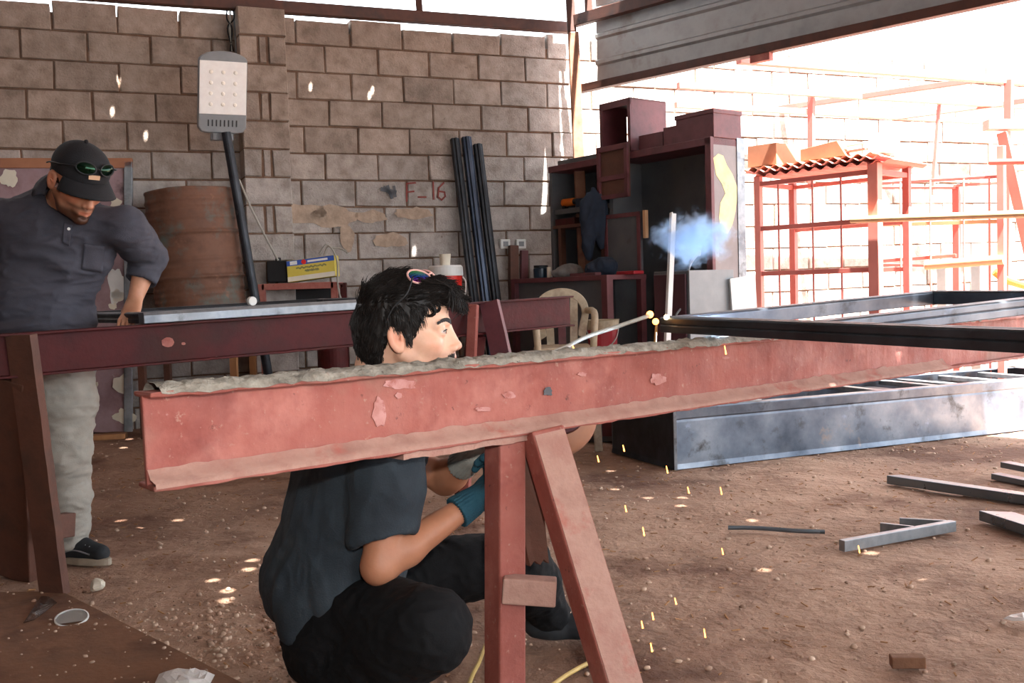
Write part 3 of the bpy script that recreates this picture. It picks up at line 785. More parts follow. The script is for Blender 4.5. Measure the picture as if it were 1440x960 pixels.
# hooked bracket
b = MB(); a = Pz(1188, 777, 0); e = Pz(1345, 748, 0); a.z = e.z = .002
d = (e - a).normalized(); s = V((d.y, -d.x, 0)); h = .042
b.prism([a + s * .0, e + s * .0, e - s * .03, a - s * .03], V((0, 0, h)))
br = thing('steel_bracket', a, 'grey hooked piece of flat steel bar lying on the earth, centre right', 'steel bracket')
b.build('arm', 'lightsteel', br, bevel=.002)
b = MB(); b.bar(e - s * .03 - d * .02 + V((0, 0, h / 2)), e - s * .03 - d * .135 - s * .10 * 1.3 + V((0, 0, h / 2)), .016, h); b.build('hook', 'lightsteel', br, bevel=.002)
b = MB(); q = e - d * .20 - s * .03 + V((0, 0, h / 2)); b.bar(q, q - s * .11 - d * .06, .016, h); b.build('hook', 'lightsteel', br, bevel=.002)
b = MB(); a = Pz(1024, 743, .008); e = Pz(1160, 749, .008); b.tube(spline([a, a.lerp(e, .3) + V((0, .006, .002)), a.lerp(e, .7) - V((0, .004, 0)), e], 5), .009, 8); b.v = [v + V((0, 0, .004)) for v in b.v]
tag(b.build('steel_rod', 'barsteel', origin=a), 'thin grey steel rod lying on the earth left of the hooked bracket', 'steel rod')
b = MB(); a = Pz(1252, 925, .02); e = Pz(1300, 926, .02); b.bar(V((a.x, a.y, .012)), V((e.x, e.y, .014)), .035, .03); tag(b.build('wood_offcut', 'pad', origin=a, bevel=.003), 'small dirt-brown block lying on the earth near the bottom right', 'offcut')
# dirt-covered floor plate under the far stand
b = MB(); pts = [Pz(86, 832, .006), Pz(342, 962, .006), Pz(420, 1060, .006), Pz(-300, 1060, .006), Pz(-300, 838, .006)]
b.prism([V((p.x, p.y, .002)) for p in pts], V((0, 0, .007))); tag(b.build('floor_plate', 'pad', origin=pts[0]), 'dirt-covered flat steel plate on the ground at the bottom left', 'steel plate')
# ================================================================== THINGS ALONG THE WALL
# ---- street lamp leaning on the wall
Yl = 6.62
lamp = thing('street_lamp', P(388, 606, 6.75), 'grey LED street lamp head on a dark pole leaning against the block wall', 'street lamp')
LX = WU; LZ = (P(313, 80, Yl) - P(313, 180, Yl)).normalized()
LZ = (LZ + WN * .12).normalized(); LN_ = LX.cross(LZ) * 1.0
if LN_.dot(WN) < 0: LN_ = -LN_
lc = P(313.5, 131, Yl); sc = Yl / 1400
def lp(x, y, o=0.0): return lc + LX * (x * sc * 1.09) + LZ * (y * sc) + LN_ * o       # px-like units round the head centre
b = MB(); out = []
for i in range(13): a = math.pi * i / 12; out.append(lp(30 * math.cos(a), 44 + 13 * math.sin(a)))
out += [lp(-30, -46), lp(-26, -53), lp(-18, -54.5), lp(18, -54.5), lp(26, -53), lp(30, -46)]
b.prism(out, -LN_ * .07); b.build('housing', 'grey', lamp, bevel=.008)
b = MB(); b.prism([lp(-29, 43, .001), lp(-29, -29, .001), lp(29, -29, .001), lp(29, 43, .001)], LN_ * .006)
pan = b.build('light_panel', M('lamp_panel', [c(232, 226, 220), c(242, 238, 232)], 20, .35), lamp, bevel=.002)
for i in range(4):
    for j in range(3):
        b = MB(); q = lp(-15 + 15 * j, 28 - 14.5 * i, .007); b.lathe(q, [(.013, 0), (.012, .002), (.007, .004), (0, .0045)], axis=LN_, n=14); b.build('lens', M('led_lens', [c(244, 236, 222)], 5, .15) if i + j == 0 else bpy.data.materials['led_lens'], pan)
for j in range(8):
    b = MB(); q = lp(-17.5 + 5 * j, -41, .0); b.box(q, LX * .004, LZ * .021, LN_ * .003); b.build('slot', 'black', lamp)
b = MB(); b.cyl(lp(-10, -55), lp(-10, -64), .018); b.cyl(lp(10, -55), lp(10, -66), .016); b.bar(lp(-14, -60, -.02), lp(14, -60, -.02), .05, .04); b.build('bracket', 'grey', lamp)
pt_, pb_ = P(318, 186, Yl - .01), P(391, 606, 6.75); pb_.z = .10
b = MB(); b.cyl(pt_, pb_, .031, n=16); b.build('pole', 'blacksteel', lamp)
b = MB(); b.tube(spline([P(336, 252, 6.75), P(352, 290, 6.80), P(372, 330, 6.85), P(391, 366, 6.9)], 6), .007, 6)
b.build('wire', 'rod', lamp, label='pale wire hanging off the pole')
# conduit and small junction box above the lamp
jb = thing('junction_box', wall_hit(338, 60, .02), 'grey conduit box and cables at the wall top above the street lamp', 'conduit')
b = MB(); q0 = wall_hit(334, 18, .05); q1 = wall_hit(338, 92, .05); b.bar(q0, q1, .055, .05); b.build('conduit', 'grey', jb, bevel=.006)
for k in range(3):
    b = MB(); b.tube(spline([wall_hit(320 + 3 * k, 6, .08), wall_hit(319 + 5 * k, 26, .10), wall_hit(326 - 3 * k, 40, .09), wall_hit(324 + 2 * k, 72, .06)], 6), .006, 6); b.build('cable', 'rod' if k == 1 else 'black', jb)

# ---- rusty drum on a stand
dc = P(268, 420, 6.72); dx = V((-.055, 0, 1)).normalized()
stand = thing('drum_stand', V((dc.x, dc.y, .1)), 'brown steel angle stand under the rusty drum', 'stand')
sz = .82
for sx in (-1, 1):
    for sy in (-1, 1):
        b = MB(); p = V((dc.x + sx * .30 + .04, dc.y + sy * .24, sz)); b.bar(p, V((p.x, p.y, .06)), .045, .045, up=V((0, 1, 0))); b.build('leg', 'oxide_brown' if sx < 0 else 'wood', stand, bevel=.003)  # right-hand legs take a paler colour for the light on them
for sy in (-1, 1):
    b = MB(); b.bar(V((dc.x - .3, dc.y + sy * .24, sz)), V((dc.x + .38, dc.y + sy * .24, sz)), .05, .04); b.build('rail', 'oxide_brown', stand)
for sx in (-.26, 0, .3):
    b = MB(); b.bar(V((dc.x + sx + .02, dc.y - .24, sz)), V((dc.x + sx + .02, dc.y + .24, sz)), .06, .03); b.build('slat', 'oxide_brown', stand)
base = V((dc.x + .075, dc.y, sz + .04)); R = .288; Hh = .875
drum = thing('steel_drum', base, 'rusty brown steel drum on a stand behind the standing man', 'drum')
pr = [(0, .012), (R - .012, .012), (R - .004, 0), (R + .004, .004), (R + .004, .016), (R - .002, .024)]
z = .03
while z < Hh - .03:
    e = 0
    for zc in (.292, .583): e = max(e, .018 * math.exp(-((z - zc) / .012) ** 2))
    for zc in (.06, .10, .14, .18, .22, .36, .41, .68, .74, .80): e = max(e, .007 * math.exp(-((z - zc) / .012) ** 2))
    pr.append((R + e, z)); z += .006
b = MB(); b.lathe(base, pr + [(R, Hh - .02), (R + .005, Hh - .012), (R + .005, Hh), (R - .004, Hh), (R - .006, Hh - .02)], axis=dx, n=56)
b.v = [v + .004 * mnoise.noise_vector(v * 5) for v in b.v]
b.build('shell', 'rust', drum, smooth=True)
b = MB(); b.lathe(base, [(0, Hh - .022), (R - .004, Hh - .022), (R - .004, Hh - .016), (0, Hh - .016)], axis=dx, n=40); b.build('lid', 'rust', drum)
b = MB(); b.cyl(base + dx * (Hh - .018) + V((.16, 0, 0)), base + dx * (Hh + .006) + V((.16, 0, 0)), .032); b.build('bung', 'rust', drum)

# ---- maroon panel with plaster patches standing behind the man
pa = P(-70, 420, 6.55); pb2 = P(186, 420, 6.85)
pd = V((pb2.x - pa.x, pb2.y - pa.y, 0)).normalized(); pn = V((pd.y, -pd.x, 0))
def pp(px, py, o=0.0): return PL(px, py, pa, pd) + pn * o
def prect(b, x0, y0, x1, y1, th, o=0.0, pf=pp, n_=None):
    n_ = pn if n_ is None else n_
    b.prism([pf(x0, y0, o), pf(x0, y1, o), pf(x1, y1, o), pf(x1, y0, o)], -n_ * th); return b
panel = thing('door_panel', V((pa.x + .6, pa.y + .1, .1)), 'maroon steel door panel with white plaster patches, leaning behind the man in the cap', 'door panel')
b = MB(); prect(b, -70, 232, 178, 608, .03, -.02); b.build('sheet', M('stained_maroon_sheet', [c(134, 104, 108), c(158, 130, 134), c(144, 116, 118)], 4, .6, bump=.15, layers=[(c(96, 72, 74), 5, .60, .72), (c(186, 176, 174), 6.5, .66, .72)]), panel)
b = MB(); prect(b, 174, 226, 186, 608, .06); b.build('frame', 'lightsteel', panel, bevel=.004)
b = MB(); prect(b, -70, 222, 186, 236, .06); b.build('frame', 'card', panel, bevel=.004)
for (px, py, w_p, h_p) in ((163, 398, 11, 22), (172, 540, 12, 12), (176, 585, 14, 11), (162, 285, 8, 8), (150, 372, 6, 12), (181, 372, 5, 12), (158, 430, 6, 5), (128, 545, 9, 12), (12, 250, 12, 14), (165, 416, 10, 8)):
    b = MB(); vs = []
    for i in range(22):
        a = 2 * math.pi * i / 22; r = 1 + .55 * mnoise.noise(V((math.cos(a) * 1.6 + px, math.sin(a) * 1.6, py)))
        vs.append(pp(px + math.cos(a) * w_p * r, py + math.sin(a) * h_p * r, -.016))
    b.prism(vs, pn * .006); b.build('plaster_patch', 'paper' if py != 398 else 'white', panel)
b = MB(); q = P(150, 603, 6.5); b.bar(V((q.x - .5, q.y - .12, .13)), V((q.x + .12, q.y + .02, .13)), .09, .035); tag(b.build('timber_plank', 'wood', origin=V((q.x, q.y, .1)), bevel=.004), 'short timber plank on the ground at the foot of the maroon panel', 'plank')

# ---- little red steel table with a cardboard box
ty = 6.95
tb_ = P(420, 398, ty); th_ = tb_.z
table = thing('steel_table', V((tb_.x, tb_.y + .1, .1)), 'small red angle-iron table by the wall carrying the yellow and blue box', 'table')
tx0, tx1 = P(368, 398, ty).x, P(470, 398, ty).x
def ang(b, p, q, w=.045): return b.bar(p, q, w, w, up=V((0, 1, 0)) if abs((V(q) - V(p)).normalized().z) > .7 else V((0, 0, 1)))
for x in (tx0, tx1):
    for dy in (0, .38):
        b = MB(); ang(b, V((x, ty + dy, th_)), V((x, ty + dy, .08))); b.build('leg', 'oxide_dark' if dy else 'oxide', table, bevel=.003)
for dy in (0, .38):
    b = MB(); ang(b, V((tx0, ty + dy, th_ - .02)), V((tx1, ty + dy, th_ - .02))); b.build('rail', 'oxide', table, bevel=.003)
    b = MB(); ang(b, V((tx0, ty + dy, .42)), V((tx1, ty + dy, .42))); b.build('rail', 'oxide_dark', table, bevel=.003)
b = MB(); b.box(V(((tx0 + tx1) / 2, ty + .19, th_ - .01)), V(((tx1 - tx0) / 2, 0, 0)), V((0, .2, 0)), V((0, 0, .006))); b.build('top', 'oxide_dark', table)
b = MB(); b.box(V(((tx0 + tx1) / 2, ty + .36, th_ - .25)), V(((tx1 - tx0) / 2 - .03, 0, 0)), V((0, .01, 0)), V((0, 0, .22))); b.build('back_panel', 'black', table)  # black sheet stands in for the dark inside the open frame
bx = thing('cardboard_box', P(438, 396, ty), 'yellow and blue printed cardboard box lying on the small red table', 'box')
ba, bb_ = P(405, 397, ty), P(471, 390, ty); bt = P(403, 367, ty)
e1 = V((bb_.x - ba.x, .02, .035)); e3 = V((-.005, 0, bt.z - ba.z)); e2 = V((0, .18, 0))
b = MB(); b.box(ba + (e1 + e2 + e3) / 2, e1 / 2, e2 / 2, e3 / 2); b.build('carton', 'yellow', bx, bevel=.003)
def bxf(u, v, o): return ba + e1 * u + e3 * v + V((0, -o, 0))
for (n_, u0, v0, u1, v1, mt, o) in (('blue_band', .0, .74, 1, .985, 'blue', .001), ('pale_band', 0, .02, 1, .24, 'paper', .001), ('white_label', .07, .78, .22, .95, 'white', .002)):
    b = MB(); b.prism([bxf(u0, v0, o), bxf(u1, v0, o), bxf(u1, v1, o), bxf(u0, v1, o)], V((0, -.001, 0))); b.build(n_, mt, bx)
b = MB(); b.lathe(bxf(.36, .86, .002), [(.017, 0), (.017, .0015), (0, .0016)], axis=V((0, -1, 0)), n=18); b.build('red_dot', 'red', bx)
for (u0, u1, v) in ((.2, .82, .60), (.38, .66, .44)):
    b = MB(); n = 16
    b.ribbon([bxf(u0 + (u1 - u0) * i / n, v + .035 * math.sin(i * 2.6), .002) for i in range(n + 1)], .010, V((0, -1, 0)), .001); b.build('faded_print', 'ink', bx)
b = MB(); b.ribbon([bxf(.45, .86, .002), bxf(.85, .86, .002)], .014, V((0, -1, 0)), .001); b.build('faded_print', 'white', bx)
b = MB(); pts = []
q = P(392, 382, 7.05); b.box(q, V((.07, 0, 0)), V((0, .06, 0)), V((0, 0, .075))); b.cyl(q + V((0, 0, .07)), q + V((0, 0, .10)), .02); tag(b.build('battery', 'black', origin=q - V((0, 0, .075)), bevel=.008), 'black battery block beside the yellow and blue box on the small red table', 'battery')
wl = thing('wire_loop', P(470, 350, 7.0), 'loop of pale stiff wire trailing over the yellow and blue box', 'wire')
b = MB(); b.tube(spline([P(449, 357, 7.0), P(458, 344, 7.0), P(466, 348, 7.02), P(480, 350, 7.02), P(489, 356, 7.0)], 7), .006, 6); b.build('strand', 'rod', wl)
b = MB(); b.tube(spline([P(455, 358, 7.0), P(463, 346, 6.98), P(474, 366, 6.94), P(475, 398, 6.92), P(480, 420, 6.93), P(492, 427, 6.95)], 7), .006, 6); b.build('strand', 'rod', wl)

# ---- water cooler with a cup, on a rough stand
cy = 7.45
ct = P(628, 428, cy)
st = thing('cooler_stand', V((ct.x, cy, .1)), 'dark red steel stand under the red and white water cooler', 'stand')
for dx_ in (-.2, .2):
    for dy in (-.15, .15):
        b = MB(); ang(b, V((ct.x + dx_, cy + dy, ct.z)), V((ct.x + dx_, cy + dy, .07)), .04); b.build('leg', 'oxide_dark', st)
b = MB(); b.box(V((ct.x, cy, ct.z - .015)), V((.24, 0, 0)), V((0, .19, 0)), V((0, 0, .015))); b.build('top', 'oxide_dark', st)
cool = thing('water_cooler', V((ct.x, cy, ct.z)), 'red drink cooler with a white lid by the wall, seen over the kneeling man\'s hair', 'water cooler')
hc = P(628, 388, cy).z - ct.z
b = MB(); b.lathe(V((ct.x, cy, ct.z)), [(0, 0), (.105, 0), (.112, .008), (.124, hc), (.0, hc)], n=32); b.build('body', 'red', cool, smooth=False)
b = MB(); b.lathe(V((ct.x, cy, ct.z)), [(.0, hc), (.13, hc), (.132, hc + .01), (.13, hc + .065), (.118, hc + .078), (0, hc + .08)], n=32); b.build('lid', 'white', cool)
b = MB(); b.tube(spline([V((ct.x + .128, cy - .02, ct.z + hc - .01)), V((ct.x + .15, cy - .03, ct.z + hc - .05)), V((ct.x + .14, cy - .04, ct.z + hc - .15)), V((ct.x + .11, cy - .05, ct.z + hc - .2))], 6), .006, 8); b.build('handle', 'white', cool)
b = MB(); q = V((ct.x + .0, cy, ct.z + hc + .08)); b.lathe(q, [(0, 0), (.036, 0), (.044, .082), (.046, .084), (.041, .082), (.034, .006), (0, .006)], n=24); tag(b.build('paper_cup', 'paper', origin=q), 'pale paper cup standing on the white lid of the cooler', 'cup')

# ---- black profiles leaning on the wall
for i, (xt, yt, xb, o, wd, lab) in enumerate(((638, 196, 684, .02, .066, 'black steel profile leaning on the block wall, leftmost of three'), (654, 194, 700, .04, .074, 'black steel profile with a bright edge leaning on the block wall, middle of three'), (670, 204, 715, .03, .068, 'black steel profile leaning on the block wall, rightmost of three'))):
    tp = wall_hit(xt, yt, .04 + .02 * i); bt_ = wall_hit(xb, 555, .30 + .02 * i); bt_.z = .06
    b = MB(); w2 = wd / 2
    prof = [(-w2, 0), (w2, 0), (w2, .045), (w2 - .02, .05), (w2 - .022, .062), (-w2 + .022, .062), (-w2 + .02, .05), (-w2, .045)]
    b.extrude(prof, bt_, tp, up=WN); tag(b.build('steel_profile', 'blacksteel' if i != 1 else M('bluish_mill_steel', [c(44, 52, 66), c(70, 80, 96)], 3, .32, metal=.7), origin=bt_, bevel=.004), lab, 'steel profile', 'profiles leaning on the wall')
b = MB(); q0 = wall_hit(722, 345, .10); q1 = wall_hit(722, 560, .16); q1.z = .06; b.bar(q1, q0, .075, .05, up=WN); tag(b.build('steel_strip', 'oxide_brown', origin=q1, bevel=.004), 'rust-brown steel strip leaning on the wall under the sockets', 'steel strip')
b = MB(); q0 = wall_hit(737, 352, .08); q1 = wall_hit(735, 560, .13); q1.z = .06; b.bar(q1, q0, .06, .04, up=WN); tag(b.build('steel_strip', 'maroon', origin=q1, bevel=.004), 'maroon steel strip leaning on the wall to the right of the rust-brown one', 'steel strip')
for i, (px, lab) in enumerate(((710, 'white wall socket on the blocks, left of the pair'), (732, 'white wall socket on the blocks, right of the pair'))):
    q = wall_hit(px, 343, .02); so_ = thing('wall_socket', q, lab, 'wall socket', 'wall sockets')
    b = MB(); b.box(q, WU * .042, WN * .018, V((0, 0, .038))); b.build('box', 'white', so_, bevel=.006)
    b = MB(); b.box(q + WN * .019, WU * .022, WN * .003, V((0, 0, .02))); b.build('plate', 'grey', so_, bevel=.002)

# ---- big dark shelf cabinet
KA = V((1.358, 6.72, 0)); Ka = V((-.60, .80, 0)).normalized(); Kb = V((Ka.y, -Ka.x, 0))
if Kb.x < 0: Kb = -Kb
KFN = -Kb
def kc(px, py, v=0.0): return PL(px, py, KA + Kb * v, Ka)
def ku(px): return (kc(px, 300) - KA).dot(Ka)
def kpt(u, v, z): return KA + Ka * u + Kb * v + V((0, 0, z))
def kbox(b, u0, u1, v0, v1, z0, z1):
    return b.box(kpt((u0 + u1) / 2, (v0 + v1) / 2, (z0 + z1) / 2), Ka * (u1 - u0) / 2, Kb * (v1 - v0) / 2, V((0, 0, (z1 - z0) / 2)))
UW = ku(774); ZT = kc(1003, 190).z; ZTL = kc(775, 236).z; ZB = 0.02; DV = .32
ZT = (ZT + ZTL) / 2
cab = thing('shelf_cabinet', kpt(UW / 2, DV / 2, .0), 'large dark grey open-fronted steel shelf cabinet with maroon edges by the corner post', 'cabinet')
MT['cabside'] = M('worn_pale_panel', [c(118, 108, 108), c(142, 132, 130)], 3, .5, bump=.05, layers=[(c(190, 190, 192), 6, .6, .7)])
b = MB(); kbox(b, -.02, 0, 0, DV, ZB, ZT); b.build('side_panel', 'cabside', cab, bevel=.003, label='pale worn side panel with a yellow spray patch')
b = MB(); kbox(b, -.026, .0, DV - .07, DV + .006, ZB, ZT + .01); b.build('sunlit_strip', 'lightsteel', cab)  # bright strip painted for sunlight on the panel's outer edge
b = MB(); kbox(b, -.022, .03, -.012, .02, ZB, ZT + .004); b.build('front_post', 'maroon', cab, bevel=.003)
b = MB(); kbox(b, UW - .03, UW, 0, DV, ZB, ZT); b.build('side_panel', 'darkgrey', cab, bevel=.003)
b = MB(); kbox(b, 0, UW, DV - .02, DV, ZB, ZT); b.build('back_panel', 'darkgrey', cab)
b = MB(); kbox(b, -.02, UW, -.012, DV, ZT - .05, ZT); b.build('top', 'maroon', cab, bevel=.003)
z1 = kc(830, 292).z; z2 = kc(830, 312).z
us = ku(860)
b = MB(); kbox(b, us, UW, .02, DV, z1 - .02, z1 + .02); b.build('shelf', 'darkgrey', cab)
b = MB(); kbox(b, us, UW, .0, DV, z2 - .025, z2); b.build('shelf', 'oxide_brown', cab)
for px in (786, 823, 846):
    u = ku(px); b = MB(); kbox(b, u - .016, u + .016, .0, .05, kc(px, 386).z, z2 - .02); b.build('divider', 'oxide_brown', cab)
b = MB(); kbox(b, us - .02, us + .02, 0, DV, ZB, ZT - .05); b.build('divider', 'darkgrey', cab)
dl, dr = ku(853), ku(903); zt_, zb_ = kc(878, 300).z, kc(878, 388).z
dr_o = MB(); kbox(dr_o, dr + .0, dl, -.02, 0, zb_, zt_); d_ = dr_o.build('door', 'darkgrey', cab, bevel=.003)
for (u0, u1, za, zb2) in ((dr, dr + .03, zb_, zt_), (dl - .03, dl, zb_, zt_), (dr, dl, zt_ - .03, zt_), (dr, dl, zb_, zb_ + .03)):
    b = MB(); kbox(b, u0, u1, -.03, -.02, za, zb2); b.build('door_frame', 'maroon', d_)
b = MB(); kbox(b, dr - .06, dr - .035, -.03, .0, kc(905, 335).z, kc(905, 296).z); b.build('handle', 'gold', d_, label='brass-yellow handle bar')
b = MB(); vs = []
def sidept(px, py):   # on the side panel (outer face)
    d = ray(px, py); n = -Ka; p0 = kpt(-.021, 0, 0); return CAM + d * ((p0 - CAM).dot(n) / d.dot(n))
for (x, y) in ((1003, 222), (1010, 216), (1017, 219), (1022, 232), (1030, 245), (1036, 262), (1036, 280), (1034, 298), (1030, 315), (1023, 329), (1015, 326), (1011, 306), (1013, 285), (1020, 272), (1015, 258), (1007, 246)):
    vs.append(sidept(x, y))
b.prism(vs, -Ka * .001); b.build('paint_patch', M('yellow_spray_patch', [c(222, 206, 140), c(238, 224, 164)], 9, .7, layers=[(c(214, 160, 80), 12, .68, .74), (c(150, 140, 130), 7, .60, .74)]), cab)

# ---- bench in front of the cabinet
zb3 = kc(820, 389, -.1).z
u0, u1 = ku(905) - .05, (kc(742, 386, -.25) - KA).dot(Ka)
bench = thing('workbench', kpt((u0 + u1) / 2, -.22, 0), 'dark steel workbench with a cluttered maroon top in front of the shelf cabinet', 'workbench')
b = MB(); kbox(b, u0, u1, -.42, -.035, zb3 - .035, zb3); b.build('top', 'maroon', bench, bevel=.003)
b = MB(); kbox(b, u0 + .06, u1 - .05, -.38, -.36, .06, zb3 - .03); b.build('front_panel', 'darkgrey', bench)
b = MB(); kbox(b, u0, u0 + .06, -.42, -.36, .02, zb3 - .03); b.build('leg', 'maroon', bench, bevel=.003)
b = MB(); kbox(b, u1 - .05, u1, -.42, -.36, .02, zb3 - .03); b.build('leg', 'maroon', bench, bevel=.003)
b = MB(); kbox(b, u0, u0 + .05, -.09, -.04, .02, zb3 - .03); b.build('leg', 'maroon', bench, bevel=.003)
b = MB(); kbox(b, u1 - .05, u1, -.09, -.04, .02, zb3 - .03); b.build('leg', 'maroon', bench, bevel=.003)
def on_bench(px, v=-.2): q = kc(px, 386, v); return V((q.x, q.y, zb3))
# clutter
q = on_bench(761); tin = thing('jar', q, 'dark blue round jar at the left end of the workbench', 'jar')
b = MB(); b.lathe(q, [(0, 0), (.055, 0), (.06, .01), (.06, .075), (.05, .085), (0, .085)], n=24); b.build('body', M('dark_blue_glaze', [c(24, 44, 60), c(34, 58, 76)], 5, .3), tin)
b = MB(); b.lathe(q, [(.0, .085), (.056, .085), (.056, .102), (0, .104)], n=24); b.build('lid', 'black', tin)
q = on_bench(768); b = MB(); b.cyl(q + V((.02, -.06, 0)), q + V((.02, -.06, .085)), .016); tag(b.build('glue_stick', 'paper', origin=q), 'small white stick beside the dark blue jar on the workbench', 'stick')
def rag(name, px, py, v, w, h, d, mat, label, cat, seed):
    s_ = Sdf((-w - .05, -d - .05, -.05), (w + .05, d + .05, 2 * h + .06), .008)
    for i in range(7):
        r = random.Random(seed * 10 + i); s_.ell((r.uniform(-.55, .55) * w, r.uniform(-.4, .4) * d, h * r.uniform(.4, .9)), (w * r.uniform(.4, .6), d * r.uniform(.5, .7), h * r.uniform(.5, .75)), k=.03)
    s_.plane((0, 0, 0), (0, 0, -1))
    vs, qd = s_.mesh(); vs = wrinkle(vs, qd, .010, (22, 22, 14), seed)
    o = kc(px, py, v); return tag(make_obj(name, vs + np.array(o), qd, MT[mat], origin=o, smooth=True), label, cat)
zq = zb3
o = on_bench(803, -.16)
def put(px, v): q = on_bench(px, v); return q
def rag_at(pos, *a): 
    name, w, h, d, mat, label, cat, seed = a
    s_ = Sdf((-w - .05, -d - .05, -.05), (w + .05, d + .05, 2 * h + .06), .008)
    for i in range(7):
        r = random.Random(seed * 10 + i); s_.ell((r.uniform(-.55, .55) * w, r.uniform(-.4, .4) * d, h * r.uniform(.4, .9)), (w * r.uniform(.4, .6), d * r.uniform(.5, .7), h * r.uniform(.5, .75)), k=.03)
    s_.plane((0, 0, 0), (0, 0, -1))
    vs, qd = s_.mesh(); vs = wrinkle(vs, qd, .008, (22, 22, 14), seed)
    return tag(make_obj(name, vs + np.array(pos), qd, MT[mat], origin=pos, smooth=True), label, cat)
MT['greycloth'] = M('grey_rag_cloth', [c(96, 92, 90), c(126, 122, 118)], 12, .9)
MT['navy'] = M('navy_cloth', [c(26, 34, 48), c(36, 46, 62)], 12, .9)
rag_at(put(803, -.18), 'rag', .13, .055, .09, 'greycloth', 'crumpled grey rag at the left of the workbench top', 'rag', 3)
rag_at(put(845, -.18), 'cloth_bundle', .11, .09, .09, 'navy', 'dark navy bundle in the middle of the workbench top', 'cloth bundle', 5)
b = MB(); q = put(886, -.2); b.box(q + V((0, 0, .012)), Ka * .09, Kb * .05, V((0, 0, .012))); tag(b.build('steel_case', 'bucket', origin=q, bevel=.005), 'flat red case at the right end of the workbench top', 'case')
b = MB(); q = put(823, -.3); b.box(q + V((0, 0, .012)), Ka * .14, Kb * .03, V((0, 0, .012))); tag(b.build('steel_offcut', 'maroon', origin=q, bevel=.003), 'thin maroon offcut lying along the front edge of the workbench top', 'offcut')
# hanging dark jacket
s_ = Sdf((-.2, -.12, -.3), (.2, .12, .3), .009)
s_.ell((0, 0, .1), (.11, .05, .16), k=.03).ell((-.05, 0, -.08), (.045, .04, .17), k=.03).ell((.05, .01, -.05), (.04, .035, .12), k=.03).cap((0, 0, .2), (.0, 0, .27), .02, k=.02)
vs, qd = s_.mesh(); vs = wrinkle(vs, qd, .012, (16, 16, 5), 4); q = kc(836, 318, -.075)
tag(make_obj('work_jacket', vs + np.array(q), qd, MT['navy'], origin=q, smooth=True), 'dark navy garment hanging on the front of the shelf cabinet', 'jacket')
# things on its upper shelf
q = kc(800, 282, .12); q.z = z1 + .02
dr2 = thing('power_drill', q, 'orange and black power tool on the upper left shelf of the cabinet', 'power tool')
b = MB(); b.cyl(q + Ka * .09 + V((0, 0, .06)), q - Ka * .07 + V((0, 0, .06)), .034, .030); b.build('motor_body', 'orange', dr2, bevel=.004)
b = MB(); b.cyl(q - Ka * .07 + V((0, 0, .06)), q - Ka * .20 + V((0, 0, .06)), .026, .012); b.build('chuck', 'black', dr2)
b = MB(); b.bar(q + Ka * .05 + V((0, 0, .04)), q + Ka * .07 + V((0, 0, .0)), .04, .05, up=Ka); b.build('handle', 'black', dr2)
b = MB(); q = kc(835, 284, .12); q.z = z1 + .02; b.box(q + V((0, 0, .035)), Ka * .13, Kb * .08, V((0, 0, .035))); tag(b.build('tool_case', 'navy', origin=q, bevel=.008), 'dark blue case to the right of the orange tool on the cabinet shelf', 'case')
b = MB(); q = kc(806, 306, .1); q.z = z2; b.box(q + V((0, 0, .026)), Ka * .12, Kb * .09, V((0, 0, .026))); tag(b.build('parts_tray', 'oxide_dark', origin=q, bevel=.005), 'low dark red tray on the narrow middle shelf of the cabinet', 'tray')
# steel boxes on top of the cabinet
u0, u1 = ku(891), ku(848)
zt2 = kc(870, 141).z; 
sb_ = thing('steel_box', kpt((u0 + u1) / 2, .1, ZT), 'tall maroon open-fronted steel box with a side slot, on top of the cabinet', 'steel box')
lo = ZT + .001
def wallp(name, *a, mat='maroon'): b = MB(); kbox(b, *a); return b.build(name, mat, sb_, bevel=.002)
dd = .36
wallp('side_panel', u0, u0 + .012, 0, dd, lo, zt2)
wallp('top', u0, u1, 0, dd, zt2 - .012, zt2); wallp('bottom', u0, u1, 0, dd, lo, lo + .012); wallp('back_panel', u0, u1, dd - .012, dd, lo, zt2)
# far side with its upright slot left open: four strips
def far_side(px, py):
    d = ray(px, py); p0 = kpt(u1, 0, 0); return CAM + d * ((p0 - CAM).dot(Ka) / d.dot(Ka))
sl0, sl1 = sorted((far_side(px, 180) - kpt(u1, 0, 0)).dot(Kb) for px in (880, 887)); sl0 = max(.02, sl0); sl1 = min(dd - .03, max(sl1, sl0 + .03))
sz0, sz1 = far_side(884, 199).z, far_side(884, 165).z
b = MB()
for a in ((0, sl0, lo, zt2), (sl1, dd, lo, zt2), (sl0, sl1, lo, sz0), (sl0, sl1, sz1, zt2)): kbox(b, u1 - .012, u1, *a)
b.build('side_panel', 'maroon', sb_)
b = MB()
for (a0, a1, za, zb2) in ((u0, u0 + .03, lo, zt2), (u1 - .03, u1, lo, zt2), (u0, u1, zt2 - .05, zt2), (u0, u1, lo, lo + .04)): kbox(b, a0, a1, -.012, .0, za, zb2)
b.build('front_rim', 'maroon', sb_)
q0, q1 = kc(848, 206, -.06), kc(891, 200, -.06)
pf_ = thing('panel_frame', kpt((u0 + u1) / 2, -.03, kc(870, 280).z), 'brown two-panel steel frame hanging on the front of the cabinet below the slotted box', 'panel frame')
zt3, zb4 = kc(870, 204).z, kc(870, 279).z; zm = kc(870, 250).z
b = MB(); kbox(b, u0, u1, -.035, -.025, zb4, zt3); b.build('panel', 'oxide_brown', pf_)
for (a0, a1, za, zb2) in ((u0, u0 + .035, zb4, zt3), (u1 - .03, u1, zb4, zt3), (u0, u1, zt3 - .04, zt3), (u0, u1, zb4, zb4 + .03), (u0, u1, zm - .018, zm + .018)):
    b = MB(); kbox(b, a0, a1, -.055, -.033, za, zb2); b.build('frame_bar', 'maroon', pf_, bevel=.002)
